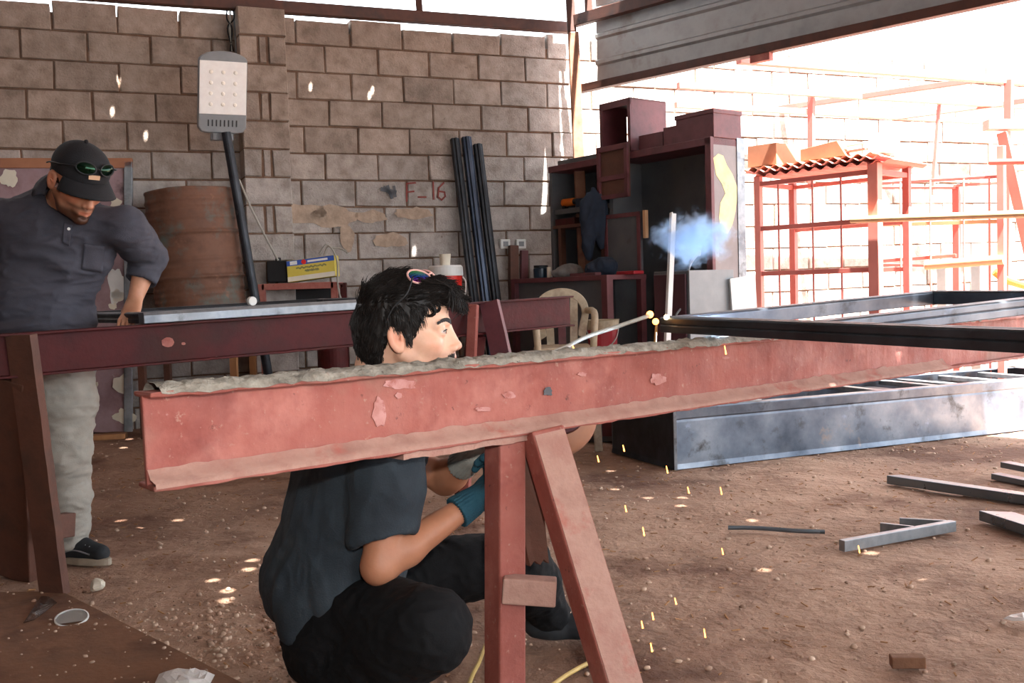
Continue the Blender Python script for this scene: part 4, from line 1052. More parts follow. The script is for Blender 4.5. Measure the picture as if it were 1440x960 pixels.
cr_ = thing('steel_crate', kpt(ku(975), .15, ZT), 'stepped maroon steel crate on the right of the cabinet top', 'crate')
zc_ = kc(975, 157).z
b = MB(); kbox(b, ku(1003), ku(950), .02, .30, ZT + .001, zc_); b.build('body', 'maroon', cr_, bevel=.004)
b = MB(); kbox(b, ku(1003) - .006, ku(950) + .006, .014, .306, zc_ - .03, zc_); b.build('rim', 'maroon', cr_, bevel=.003)
b = MB(); kbox(b, ku(950), ku(931), .03, .28, ZT + .001, kc(940, 177).z); b.build('step', 'maroon', cr_, bevel=.003)
b = MB(); kbox(b, ku(929), ku(895), .04, .2, ZT + .001, kc(910, 187).z - .0); tag(b.build('steel_tray', 'maroon', origin=kpt(ku(910), .1, ZT), bevel=.004), 'low maroon tray between the slotted box and the crate on the cabinet top', 'tray')
b = MB(); kbox(b, ku(846), ku(786), .0, .3, ZT + .001, ZT + .035); tag(b.build('steel_sheet', 'darkgrey', origin=kpt(ku(815), .1, ZT), bevel=.003), 'dark flat sheet lying on the left of the cabinet top', 'sheet')

# ---- red locker box and bright bar near the cabinet
Yk = 6.05
lk = thing('steel_locker', V((P(990, 420, Yk).x, Yk + .15, 0)), 'low maroon and grey steel locker standing before the cabinet\'s right end', 'locker')
A_ = P(967, 380, Yk - .05); zl_ = A_.z
la = V((-.56, .83, 0)).normalized(); lb = V((.83, .56, 0)).normalized()
A_ = V((A_.x, A_.y, 0))
def lkb(b, u0, u1, v0, v1, z0, z1): return b.box(A_ + la * (u0 + u1) / 2 + lb * (v0 + v1) / 2 + V((0, 0, (z0 + z1) / 2)), la * (u1 - u0) / 2, lb * (v1 - v0) / 2, V((0, 0, (z1 - z0) / 2)))
b = MB(); lkb(b, 0, .30, 0, .38, .0, zl_); b.build('body', 'darkgrey', lk, bevel=.004)
b = MB(); lkb(b, .012, .29, -.012, 0, .05, zl_ - .02); d_ = b.build('door', M('dark_maroon_door', [c(62, 26, 36), c(74, 32, 42)], 5, .5), lk, bevel=.003, label='dark maroon door')
b = MB(); q = A_ + la * .07 - lb * .02 + V((0, 0, zl_ - .32)); b.tube(spline([q, q - lb * .03 + V((.01, 0, .05)), q + V((.03, 0, .10)), q + V((.05, 0, .11))], 5), .006, 8); b.build('handle', 'lightsteel', d_)
b = MB(); lkb(b, -.012, 0, .0, .38, .02, zl_); b.build('side_panel', 'grey', lk, bevel=.003)
b = MB(); q = V((A_ + la * .12 + lb * .12).to_tuple()); b.tube(spline([q + V((0, 0, zl_)), q + V((.02, 0, zl_ + .05)), q + V((.06, 0, zl_ + .10)), q + V((.075, 0, zl_ + .12)), q + V((.07, 0, zl_ + .09))], 5), .008, 8); tag(b.build('steel_hook', 'lightsteel', origin=q + V((0, 0, zl_))), 'small bent steel hook standing on the low locker in the smoke', 'hook')
b = MB(); p0 = P(946, 300, 5.72); p1 = kp(.035, .15, KH + .001); prof = [(-.02, 0), (.02, 0), (.02, .006), (-.014, .006), (-.014, .03), (-.02, .03)]
b.extrude(prof, p1, p0, up=V((.3, -1, 0))); tag(b.build('angle_bar', 'white', origin=p1), 'upright angle bar coloured white as if lit, leaning in front of the cabinet, in the smoke', 'angle bar')  # white colour stands for the strong light on the bar
b = MB(); Yw = 6.15; q = [P(1027, 392, Yw), P(1033, 437, Yw), P(1062, 437, Yw + .1), P(1062, 386, Yw + .1)]
s2 = [V((p.x, p.y, .02)) for p in (q[1], q[2])]
b.prism([q[0], s2[0] + V((.03, 0, 0)), s2[1] + V((.04, 0, 0)), q[3]], V((-.005, .02, 0))); tag(b.build('white_board', 'white', origin=s2[0]), 'sunlit white board leaning beside the low locker', 'board')

# ---- plastic chair and bucket in front of the bench
chy = 6.35
def chp(px, py, dy=0.0): return P(px, py, chy + dy)
ch = thing('plastic_chair', V((chp(775, 490).x, chy, .02)), 'beige plastic armchair behind the far red trestle, before the workbench', 'chair')
cl_, crr = chp(745, 450, .2), chp(826, 450, .2); zt5 = chp(790, 405, .2).z; zs5 = chp(780, 487).z
cxm = (cl_.x + crr.x) / 2 + .02; hw = (crr.x - cl_.x) / 2
# backrest: rounded hoop with slats
pts = []
for i in range(15):
    a = math.pi * i / 14; pts.append(V((cxm + hw * .95 * math.cos(a), chy + .2, zt5 - .17 + .17 * math.sin(a) ** .8)))
pts = [V((pts[0].x - .03, chy + .17, zs5 + .03))] + pts + [V((pts[-1].x + .03, chy + .17, zs5 + .03))]
b = MB()
for a, e in zip(pts[:-1], pts[1:]): pass
sp = spline(pts, 3); vs = []; fs = []
for i, p in enumerate(sp):
    cen = V((cxm, chy + .2, zt5 - .25)); rd = (p - cen); rd.y = 0; rd.normalize()
    for (u, w2) in ((0, -.012), (-.055, -.012), (-.055, .012), (0, .012)): vs.append(p + rd * u + V((0, w2, 0)))
for i in range(len(sp) - 1):
    for j in range(4): fs.append((i * 4 + j, (i + 1) * 4 + j, (i + 1) * 4 + (j + 1) % 4, i * 4 + (j + 1) % 4))
fs += [(0, 1, 2, 3), tuple(reversed(range(len(vs) - 4, len(vs))))]
b.v = vs; b.f = fs; b.build('backrest_hoop', 'beige', ch, bevel=.006)
for k in (-.5, 0, .5):
    b = MB(); b.bar(V((cxm + hw * .9 * k, chy + .2, zt5 - .03)), V((cxm + hw * .8 * k, chy + .18, zs5)), .05, .014, up=V((0, 1, 0))); b.build('back_slat', 'maroon' if k == 0 else 'beige', ch)
b = MB(); b.box(V((cxm, chy, zs5 - .015)), V((hw * .92, 0, 0)), V((0, .22, 0)), V((0, 0, .018))); b.build('seat', 'beige', ch, bevel=.014, seg=3)
b = MB(); b.box(V((cxm, chy - .215, zs5 - .045)), V((hw * .86, 0, 0)), V((0, .012, 0)), V((0, 0, .035))); b.build('apron', 'beige', ch, bevel=.006)
for sx in (-1, 1):
    b = MB(); b.tube(spline([V((cxm + sx * hw * .92, chy + .18, zs5 + .22)), V((cxm + sx * hw, chy, zs5 + .22)), V((cxm + sx * hw * .98, chy - .2, zs5 + .19)), V((cxm + sx * hw * .92, chy - .22, zs5 + .05)), V((cxm + sx * hw * .9, chy - .21, zs5 - .02))], 6), .022, 10); b.build('armrest', 'beige', ch, smooth=True)
    for sy in (-1, 1):
        b = MB(); b.bar(V((cxm + sx * hw * .86, chy + sy * .19, zs5 - .01)), V((cxm + sx * hw * .98, chy + sy * .24, .0)), .05, .035, up=V((0, 1, 0))); b.build('leg', 'beige', ch, bevel=.008)
q = P(848, 500, 6.6); q.z = P(848, 492, 6.6).z
bk = thing('bucket', V((q.x, 6.6, 0)), 'deep red plastic bucket with a pale rim before the workbench', 'bucket')
zt6 = P(848, 449, 6.6).z; zr = P(848, 463, 6.6).z
q = V((q.x, 6.6, q.z - .14))
r1 = .108
b = MB(); b.lathe(q, [(0, 0), (.078, 0), (.08, .004), (r1 - .004, zr - q.z), (r1 - .01, zr - q.z), (.074, .01), (0, .01)], n=32); b.build('body', 'bucket', bk)
b = MB(); b.lathe(V((q.x, q.y, zr)), [(r1 - .012, 0), (r1, 0), (r1 + .004, zt6 - zr - .006), (r1 + .008, zt6 - zr), (r1 - .008, zt6 - zr), (r1 - .012, 0)], n=32); b.build('rim', 'beige', bk)
b = MB(); b.tube(spline([V((q.x - r1, q.y - .01, zr)), V((q.x - .07, q.y - .09, zr - .09)), V((q.x + .01, q.y - .11, zr - .12)), V((q.x + .08, q.y - .08, zr - .06)), V((q.x + r1, q.y - .01, zr + .01))], 6), .004, 6); b.build('handle', 'rod', bk)
b = MB(); zc7 = q.z; kx = V((q.x, q.y, 0))
pl = thing('upturned_crate', kx, 'dark crate under the deep red bucket', 'crate')
b.box(kx + V((0, 0, zc7 / 2)), V((.16, 0, 0)), V((0, .14, 0)), V((0, 0, zc7 / 2 - .001))); b.build('body', 'darkgrey', pl, bevel=.006)
for sx in (-.1, 0, .1):
    b = MB(); b.box(kx + V((sx, -.141, zc7 / 2)), V((.03, 0, 0)), V((0, .006, 0)), V((0, 0, zc7 / 2 - .04))); b.build('slat', 'maroon', pl)
# small printed carton seen behind the kneeling man's neck, red cylinder by the table
q = P(511, 512, 5.4)
ca = thing('printed_carton', V((q.x, q.y, 0)), 'small white, yellow and blue carton behind the kneeling man\'s neck', 'carton')
z0 = P(511, 524, 5.4).z; zt8 = P(511, 488, 5.4).z
b = MB(); b.box(V((q.x, q.y, (z0 + zt8) / 2)), V((.032, 0, 0)), V((0, .03, 0)), V((0, 0, (zt8 - z0) / 2))); b.build('box', 'white', ca, bevel=.003)
for (za, zb5, mt) in ((.28, .50, 'yellow'), (.02, .27, 'blue'), (.52, .66, 'card')):
    b = MB(); b.box(V((q.x, q.y - .031, z0 + (zt8 - z0) * (za + zb5) / 2)), V((.03, 0, 0)), V((0, .001, 0)), V((0, 0, (zt8 - z0) * (zb5 - za) / 2))); b.build('print_band', mt, ca)
b = MB(); b.box(V((q.x, q.y + .1, z0 / 2)), V((.14, 0, 0)), V((0, .16, 0)), V((0, 0, z0 / 2 - .001))); cs = thing('low_stand', V((q.x, q.y + .1, 0)), 'dark low steel stand under the small printed carton', 'stand'); b.build('body', 'darkgrey', cs, bevel=.006)
b = MB(); b.box(V((q.x, q.y + .1, z0 - .012)), V((.15, 0, 0)), V((0, .17, 0)), V((0, 0, .011))); b.build('top', 'maroon', cs, bevel=.003)
gz = thing('gas_cylinder', V((P(468, 505, 6.3).x, 6.3, .08)), 'dark red cylinder standing below the long bright frame, right of the small table', 'cylinder')
q = V((P(468, 505, 6.3).x, 6.3, .08)); zt9 = P(468, 470, 6.3).z - .08
b = MB(); b.lathe(q, [(0, 0), (.09, 0), (.095, .01), (.095, zt9 - .1), (.08, zt9 - .04), (.03, zt9 - .01), (0, zt9)], n=28); b.build('body', 'oxide_dark', gz, smooth=False)
b = MB(); b.cyl(q + V((0, 0, zt9 - .02)), q + V((0, 0, zt9 + .05)), .022); b.build('valve', 'lightsteel', gz)
# round basin lying behind the near stand
bs = thing('round_basin', P(790, 640, 3.55), 'tan and maroon round dished lid lying on edge behind the near trestle legs', 'basin')
q = P(783, 572, 3.45); ax_ = V((.25, -1, .35)).normalized()
b = MB(); b.lathe(q, [(0, .03), (.05, .03), (.11, .015), (.135, .0), (.155, -.03), (.165, -.06), (.168, -.06), (.160, -.028), (.14, .006), (.112, .02), (.05, .036), (0, .036)], axis=ax_, n=40); b.build('dish', 'card', bs, smooth=True)
b = MB(); b.lathe(q + ax_ * .037, [(0, 0), (.10, 0), (.104, -.012), (0, .004)], axis=ax_, n=32); b.build('hub', 'oxide_dark', bs)
# ================================================================== SUNLIT YARD
RD = V((-.69, .72, 0)).normalized(); RNn = V((RD.y, -RD.x, 0))          # rack line; RNn points out into the yard
RA = V((2.567, 7.0, 0))
def rk(px, py, o=0.0): return PL(px, py, RA + RNn * o, RD)
def seg(b, p, q, w, h=None): return b.bar(p, q, w, h or w, up=V((0, 0, 1)) if abs((V(q) - V(p)).normalized().z) < .7 else RNn)
rack = thing('steel_rack', rk(1150, 400).xy.to_3d(), 'red-primed steel rack with a wire grid, sunlit beside the shelf cabinet', 'rack')
zT = rk(1232, 243).z; zT = (zT + rk(1068, 257).z) / 2
def up_at(px): p = rk(px, 300); return (p - RA).dot(RD)
def rp(s, z, o=0.0): return RA + RD * s + RNn * o + V((0, 0, z))
sA, sB = up_at(1067), 0.0
for (s_, w_) in ((sA, .05), (sB, .075)):
    for o in (0, .5):
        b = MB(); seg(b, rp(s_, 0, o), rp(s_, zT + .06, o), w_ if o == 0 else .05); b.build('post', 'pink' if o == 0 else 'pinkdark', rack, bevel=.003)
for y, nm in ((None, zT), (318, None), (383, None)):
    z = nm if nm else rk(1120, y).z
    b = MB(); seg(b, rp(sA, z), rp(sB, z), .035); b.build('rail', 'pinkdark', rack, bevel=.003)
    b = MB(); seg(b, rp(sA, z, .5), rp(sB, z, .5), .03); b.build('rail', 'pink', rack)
for s_ in (sA, sB):
    b = MB(); seg(b, rp(s_, zT, 0), rp(s_, zT, .5), .035); b.build('rail', 'pinkdark', rack)
for px in (1095, 1143, 1183):
    b = MB(); s_ = up_at(px); b.cyl(rp(s_, .1, -.002), rp(s_, zT, -.002), .008, n=8); b.build('grid_bar', 'pinkdark', rack)
# ribbed sheets on the rack
for i in range(3):
    b = MB(); vs = []; fs = []; n = 66; L_ = sA + .05 + .1; z0 = zT + .062 + i * .028; y0 = -.06 - .03 * (i % 2); s0 = -.16 + .07 * i
    for k in range(n + 1):
        s_ = s0 + L_ * k / n; zz = z0 + .012 * math.sin(k * 1.1)
        vs += [rp(s_, zz, y0), rp(s_, zz, .56)]
    for k in range(n): fs.append((2 * k, 2 * k + 1, 2 * k + 3, 2 * k + 2))
    b.v = vs; b.f = fs; o = b.build('ribbed_sheet', ('pinkdark', 'pink', 'card')[i], origin=rp(sA / 2, z0))
    md = o.modifiers.new('t', 'SOLIDIFY'); md.thickness = .003
    tag(o, ('bottom red ribbed sheet on top of the sunlit rack', 'middle red ribbed sheet of the stack on the sunlit rack', 'topmost ribbed sheet, tan, on the sunlit rack under the boxes')[i], 'sheet', 'sheets on the rack')
zs = zT + .062 + 2 * .028 + .02
b = MB(); s1, s2, s3 = up_at(1050), up_at(1090), up_at(1122)
b.box((rp(s1, zs, .03) + rp(s2, zs, .43)) / 2 + V((0, 0, .085)), RD * (s1 - s2) / 2, RNn * .2, V((0, 0, .08)))
tag(b.build('cardboard_box', 'card', origin=rp(s2, zs, .2)), 'plain brown cardboard box on the sunlit rack next to the cabinet', 'box')
q = rp(up_at(1106), zs, .45)
b = MB(); b.prism([rp(up_at(1186), zs + .004, .05), rp(up_at(1173), zs + .12, .05), rp(up_at(1122), zs + .09, .05), rp(up_at(1122), zs + .004, .05)], RNn * .25); tag(b.build('folded_sheet', 'card', origin=rp(up_at(1150), zs, .1), bevel=.002), 'wedge-shaped brown sheet steel piece on the rack, right of the box', 'sheet')
for i in range(2):
    b = MB(); seg(b, rp(up_at(1182), zs + .035 + .045 * i, .1), rp(up_at(1210), zs + .04 + .045 * i, .1), .05, .012); tag(b.build('thin_board', 'paper' if i else 'pinkdark', origin=rp(up_at(1200), zs + .03 + .045 * i, .1)), ('lower thin board sticking out right of the wedge on the rack', 'upper thin board sticking out right of the wedge on the rack')[i], 'board')
b = MB(); s_ = up_at(1226); b.box(rp(s_, zs + .07, .2), RD * .07, RNn * .1, V((0, 0, .07))); tag(b.build('carton', 'white', origin=rp(s_, zs, .2), bevel=.004), 'small white carton at the right end of the rack top', 'carton')
# second wire rack to the right
r2 = thing('steel_rack', rp(-.9, 0, .9), 'second red-primed rack with a wire grid, far right of the yard', 'rack')
SB2 = -.75
def r2p(px, py, o=.14): return rk(px, py, o)
def rr(px0, y0, px1, y1, w, mt='pink', o=.14, nm='rail'):
    o += .75
    b = MB(); seg(b, rk(px0, y0, o), rk(px1, y1, o), w); b.build(nm, mt, r2, bevel=.003)
rr(1236, 258, 1409, 248, .022, 'pinkdark'); rr(1236, 316, 1409, 311, .03, 'gold'); rr(1236, 367, 1345, 359, .026, 'pinkdark')
rr(1236, 264, 1345, 264, .022, 'pinkdark', .3); rr(1341, 261, 1409, 257, .022, 'pink', .3); rr(1236, 372, 1300, 373, .022, 'pinkdark', .3)
for px in (1266, 1308, 1355, 1391):
    b = MB(); a = rk(px, 256 - (px - 1266) * .055, .88); b.cyl(V((a.x, a.y, .05)), a, .009, n=8); b.build('grid_bar', 'pink', r2)
b = MB(); a = rk(1345, 262, 1.07); seg(b, V((a.x, a.y, .0)), a, .05); b.build('post', 'pinkdark', r2, bevel=.003)
b = MB(); a = rk(1408, 205, .87); seg(b, V((a.x, a.y, 0)), a, .05); b.build('post', 'pink', r2, bevel=.003)
# pipes laid through the racks
b = MB(); b.cyl(rk(1197, 309, -.07), rk(1460, 300, -.07), .024, n=20); o = b.build('steel_pipe', 'gold', origin=rk(1197, 309, -.07)); tag(o, 'long pale yellow pipe lying across both sunlit racks at mid height', 'pipe')
b = MB(); p0 = rk(1302, 373, .82); p1 = rk(1412, 365, .82); b.cyl(p0, p1, .04, n=24); b.cyl(p0 - (p1 - p0).normalized() * .002, p0 + (p1 - p0) * .01, .028, n=20)
pi_ = thing('pipe', p0, 'short thick orange-varnished pipe with a dark open end on the right rack', 'pipe'); b = MB(); b.cyl(p0, p1, .034, n=24, caps=True); b.build('tube', 'gold', pi_)
b = MB(); b.cyl(p0 - (p1 - p0).normalized() * .003, p0, .026, n=20); b.build('dark_bore_disc', 'black', pi_)  # black disc painted for the darkness inside the pipe
b = MB(); b.cyl(rk(1392, 228, .8), rk(1450, 227, .8), .022, n=16); tag(b.build('pipe_stub', 'pinkdark', origin=rk(1392, 228, .8)), 'dark-ended pipe stub poking out level with the red ladder frame', 'pipe')
# tall red stand at the right edge
Yt = 7.4
def tq(px, py, dY=0.0): return P(px, py, Yt + dY)
ts = thing('tall_stand', tq(1470, 500).xy.to_3d(), 'tall sunlit red steel stand with rungs at the right edge', 'stand')
def tbar(a, e, w, h, mt, nm):
    b = MB(); seg(b, a, e, w, h); b.build(nm, mt, ts, bevel=.004)
tbar(tq(1386, 176), tq(1600, 176), .10, .075, 'pink', 'top_beam')
f0 = tq(1410, 186); f1 = tq(1440, 318); f1 = f0 + (f1 - f0) * (f0.z / (f0.z - f1.z)); tbar(f0, f1, .075, .06, 'pink', 'leg')
f2 = f0 + V((.55, -.1, 0)); f3 = f1 + V((.5, -.3, 0)); f3.z = 0; tbar(f2, f3, .075, .06, 'pink', 'leg')
for k in (.13, .28, .45, .62, .8): tbar(f0.lerp(f1, k), f2.lerp(f3, k), .05, .04, 'pink', 'rung')
# canopy skeleton
cz = 2.6
can = thing('canopy_frame', Pz(1250, 600, 0), 'open red-primed steel canopy skeleton over the sunlit yard', 'canopy')
def cpz(px, py): return Pz(px, py, cz)
def cbar(a, e, w, h, mt='pink', nm='beam'):
    b = MB(); seg(b, a, e, w, h); b.build(nm, mt, can, bevel=.003)
a, e = cpz(1080, 87), cpz(1440, 115); cbar(a - (e - a) * .1, e + (e - a) * .3, .06, .06)
a, e = cpz(1000, 123), cpz(1400, 147); cbar(a - (e - a) * .1, e + (e - a) * .3, .05, .05)
a, e = wall_hit(950, 150, .2), wall_hit(1390, 169, .2); zz = (a.z + e.z) / 2; a.z = e.z = zz; cbar(a, e + (e - a) * .3, .05, .05)
cbar(cpz(1376, 112), cpz(1064, 157), .05, .045, 'pinkdark'); a = cpz(1418, 145); cbar(a, P(1262, 165, wall_hit(1262, 165, .2).y), .05, .045, 'pinkdark'); cbar(a, a + V((.6, -.62, 0)), .05, .045, 'pinkdark')
for (px, yt, yb, w_) in ((1141, 134, 266, .05), (1321, 144, 274, .03)):
    t = cpz(px, yt); bt2 = P(px - (10 if px > 1300 else 0), yb, t.y); b = MB(); seg(b, t, bt2, w_); b.build('dropper', 'pinkdark', can, bevel=.003)
t = cpz(1419, 112); b = MB(); seg(b, t, V((t.x - .05, t.y, 0)), .06); b.build('post', 'pinkdark', can, bevel=.004)
# orange trolley corner and grey blocks on the yard floor
b = MB(); q = P(1438, 398, 8.2); b.tube(spline([P(1398, 382, 8.0), P(1412, 392, 8.0), P(1428, 398, 8.05), P(1450, 404, 8.1)], 6), .03, 10); tag(b.build('orange_tube', 'orange', origin=q), 'bent orange tube low behind the right-hand posts', 'tube')
for i, (px, lab) in enumerate(((1330, 'grey concrete stub by the yard wall, left one behind the right rack'), (1378, 'grey concrete stub by the yard wall, right one behind the right rack'))):
    q = wall_hit(px, 400, .3); b = MB(); zt = wall_hit(px, 376 if i == 0 else 362, .3).z; b.box(V((q.x, q.y, zt / 2)), WU * .06, WN * .06, V((0, 0, zt / 2))); tag(b.build('concrete_stub', 'grey', origin=V((q.x, q.y, 0)), bevel=.01), lab, 'concrete stub')

# ================================================================== LITTER, CABLES, SPARKS, SMOKE
# pebbles and chips: nobody could count them
b = MB(); rs = random.Random(11)
_pl = [Pz(86, 832, .006), Pz(342, 962, .006), Pz(420, 1060, .006), Pz(-300, 1060, .006), Pz(-300, 838, .006)]; _pl = [(p.x, p.y) for p in _pl]
def pebble(x, y, r):
    z = ground_z(x, y)
    if inside((x, y), _pl):
        if rs.random() < .72: return
        z = .0085; r *= .7
    n0 = len(b.v); b.ball((x, y, z + r * .35), r, 6, 4, (1, rs.uniform(.6, 1.1), rs.uniform(.4, .8)))
    for i in range(n0, len(b.v)): b.v[i] = b.v[i] + r * .35 * mnoise.noise_vector(b.v[i] * (1.1 / r))
for i in range(3200):
    x, y = rs.uniform(-2.6, 3.2), rs.uniform(1.6, 6.6)
    if rs.random() < .25: x, y = rs.gauss(-1.0, .45), rs.gauss(2.9, .3)
    elif rs.random() < .08: x, y = rs.uniform(-1.6, -.6), rs.uniform(2.3, 3.3)
    pebble(x, y, rs.choice((.003, .004, .004, .005, .006, .006, .008, .011)))
o = b.build('pebbles', 'stone', smooth=True); tag(o, 'pale pebbles and crumbs scattered over the red earth', 'pebbles', kind='stuff')
b = MB()
for i in range(1000):
    x, y = rs.uniform(-2.4, 3.0), rs.uniform(1.6, 6.0); a = rs.uniform(0, 6.28); l = rs.uniform(.008, .03); z = ground_z(x, y) + .003
    d = V((math.cos(a), math.sin(a), rs.uniform(-.1, .3))); b.bar(V((x, y, z)) - d * l / 2, V((x, y, z + .002)) + d * l / 2, .004, .003)
o = b.build('wood_splinters', 'wood'); tag(o, 'small pale splinters and straw bits scattered on the earth', 'splinters', kind='stuff')
for (px, py, r, lab) in ((290, 372 + 282, .03, 'pale stone chip on the earth behind the beam end, near the far trestle'), (137, 822, .03, 'whitish stone chip on the earth right of the far trestle leg'), (152, 846, .0, '')):
    if not lab: continue
    q = Pz(px, py, .01); b = MB(); b.ball(q, r, 8, 6, (1, .8, .6)); b.v = [v + r * .4 * mnoise.noise_vector(v * 30) for v in b.v]; tag(b.build('stone_chip', 'paper', origin=q), lab, 'stone')
# clear ring, film scrap, bags
pz = .012
q = Pz(101, 871, pz); axx = V((.10, -.25, 1)).normalized(); lr = thing('glass_lens', q, 'round clear glass lens lying on the dirty floor plate at the bottom left', 'lens')
b = MB(); pts = []
b.lathe(q + V((0, 0, .004)), [(.0, 0), (.046, .0), (.046, .003), (0, .0045)], axis=axx, n=40); b.build('pane', 'glass', lr, smooth=False)
b = MB(); b.lathe(q + V((0, 0, .003)), [(.046, 0), (.0505, .001), (.0505, .005), (.046, .006), (.046, 0)], axis=axx, n=40); b.build('rim', 'white', lr)
def crumple(name, cpx, mat, label, cat, z=.01, h=.02, seed=1):
    pts = [Pz(x, y, z) for x, y in cpx]; cen = sum(pts, V()) / len(pts); vs = [cen + V((0, 0, h))]; fs = []; n = len(pts); R3 = 4
    vs = []; 
    for r in range(R3 + 1):
        for p in pts:
            k = 1 - r / R3; q = cen.lerp(p, k); q.z = z + h * (1 - k ** 2) * (.6 + .8 * mnoise.noise(q * 30 + V((seed, 0, 0)))) + .008 * abs(mnoise.noise(q * 45)); vs.append(q)
    for r in range(R3):
        for i in range(n): fs.append((r * n + i, r * n + (i + 1) % n, (r + 1) * n + (i + 1) % n, (r + 1) * n + i))
    b = MB(); b.v = vs; b.f = fs; o = b.build(name, mat, origin=cen); md = o.modifiers.new('t', 'SOLIDIFY'); md.thickness = .0012; return tag(o, label, cat)
crumple('plastic_bag', [(218, 962), (224, 950), (240, 945), (262, 944), (282, 948), (288, 945), (302, 951), (296, 962), (270, 978), (235, 978)], 'bag', 'crumpled white plastic scrap on the floor plate at the bottom edge', 'plastic bag', h=.03)
crumple('plastic_bag', [(1411, 870), (1422, 866), (1440, 864), (1460, 866), (1462, 874), (1440, 875), (1424, 873)], 'bag', 'small white plastic scrap on the earth at the right edge', 'plastic bag', h=.02, seed=3)
crumple('film_scrap', [(33, 876), (50, 850), (58, 839), (70, 840), (80, 848), (62, 862), (48, 872)], 'film', 'clear plastic film scrap at the foot of the far trestle leg', 'plastic film', h=.015, seed=5)
# cables
cb = MB(); pts = [Pz(x, y, .012) for x, y in ((655, 975), (664, 950), (674, 930), (684, 905), (700, 895))]; cb.tube(spline(pts, 6), .006, 8); tag(cb.build('cable', 'cable', origin=pts[0]), 'short yellow cable end on the ground just left of the near trestle leg', 'cable')
cb = MB(); pts = [Pz(x, y, .012) for x, y in ((770, 968), (795, 950), (812, 940), (838, 925), (856, 905), (866, 885), (873, 900), (876, 930), (872, 960))]; cb.tube(spline(pts, 6), .006, 8); tag(cb.build('cable', 'cable', origin=pts[0]), 'looped yellow cable on the ground around the slanted near trestle leg', 'cable')
# sparks in flight
spk = [(905, 747, 12, 3.0), (991, 890, 12, 2.7), (938, 660, 10, 3.2), (1014, 690, 10, 3.3), (968, 689, 9, 3.2), (1016, 775, 9, 3.0), (918, 866, 10, 2.6), (903, 878, 10, 2.6), (916, 910, 12, 2.6), (877, 630, 9, 3.1), (1020, 492, 12, 2.85), (806, 488, 6, 2.7), (790, 668, 9, 3.1), (841, 645, 9, 3.1), (1208, 772, 10, 3.2), (880, 715, 9, 3.0), (950, 845, 9, 2.7), (870, 560, 7, 2.9)]
for i, (x, y, l, Y) in enumerate(spk):
    q = P(x, y, Y); b = MB(); b.cyl(P(x - 1, y - l / 2, Y), P(x + 1, y + l / 2, Y), .0012, .0022, n=6)
    tag(b.build('spark', 'spark', origin=q), 'orange welding spark falling near the red trestle', 'spark', 'falling sparks')
# glowing hook and molten drip at the weld
hk = thing('welding_rod', P(850, 470, 2.82), 'pale coated welding rod with a glowing tip, raised over the red beam', 'welding rod')
wl_pts = spline([V((.015, 2.545, .70)), P(772, 503, 2.66), P(800, 486, 2.72), P(826, 473, 2.80), P(868, 459, 2.9), P(912, 444, 2.985)], 6)
b = MB(); b.tube(wl_pts, .006, 10); b.build('rod', 'rod', hk, smooth=True)
b = MB(); b.ball(P(914, 442, 2.99), .011, 12, 8); b.build('hot_tip', 'spark', hk, label='glowing orange tip')
dp = thing('molten_drip', P(922, 452, 3.0), 'glowing molten drip hanging from the corner of the welded frame', 'molten drip')
b = MB(); b.ball(P(922, 452, 3.0), .010, 12, 8); b.build('bead', 'spark', dp)
b = MB(); b.cyl(P(923, 456, 3.0), P(921, 488, 3.0), .0035, .0055, n=8); b.build('stream', M('cooling_slag', [c(150, 110, 60), c(170, 130, 76)], 9, .5), dp)
# smoke
sm = bpy.data.materials.new('weld_smoke'); sm.use_nodes = True; nt = sm.node_tree; nt.nodes.remove(nt.nodes['Principled BSDF'])
pv = nt.nodes.new('ShaderNodeVolumePrincipled'); pv.inputs['Color'].default_value = (.62, .80, 1, 1); pv.inputs['Anisotropy'].default_value = .1
tc = nt.nodes.new('ShaderNodeTexCoord'); nz = nt.nodes.new('ShaderNodeTexNoise'); nz.inputs['Scale'].default_value = 17; nz.inputs['Detail'].default_value = 5; nz.inputs['Distortion'].default_value = .9
gr = nt.nodes.new('ShaderNodeTexGradient'); gr.gradient_type = 'SPHERICAL'; mp = nt.nodes.new('ShaderNodeMapping')
L = nt.links; L.new(tc.outputs['Object'], nz.inputs['Vector']); L.new(tc.outputs['Object'], mp.inputs['Vector'])
smc = P(975, 336, 3.25)
mp.inputs['Scale'].default_value = (5.6, 5.6, 8.2); L.new(mp.outputs[0], gr.inputs[0])
ma = nt.nodes.new('ShaderNodeMath'); ma.operation = 'ADD'; mm = nt.nodes.new('ShaderNodeMapRange')
ms = nt.nodes.new('ShaderNodeMath'); ms.operation = 'MULTIPLY'; ms.inputs[1].default_value = .62
L.new(gr.outputs['Fac'], ms.inputs[0]); L.new(nz.outputs['Fac'], ma.inputs[0]); L.new(ms.outputs[0], ma.inputs[1])
mm.inputs['From Min'].default_value = .72; mm.inputs['From Max'].default_value = 1.0; mm.inputs['To Min'].default_value = 0; mm.inputs['To Max'].default_value = 24
L.new(ma.outputs[0], mm.inputs['Value']); L.new(mm.outputs[0], pv.inputs['Density']); L.new(pv.outputs[0], nt.nodes['Material Output'].inputs['Volume'])
b = MB(); b.ball(smc, .2, 20, 12, (1, 1, .75)); o = b.build('smoke_cloud', sm, origin=smc); tag(o, 'drifting blue-white cloud of welding smoke in front of the cabinet', 'smoke', kind='stuff')

# the arc still burning under the rail, a small blue-white light
al = bpy.data.lights.new('welding_arc', 'POINT'); ao = bpy.data.objects.new('welding_arc', al); COL.objects.link(ao)
al.energy = 9; al.color = (.55, .75, 1); al.shadow_soft_size = .006; ao.location = P(1006, 471, 2.93)
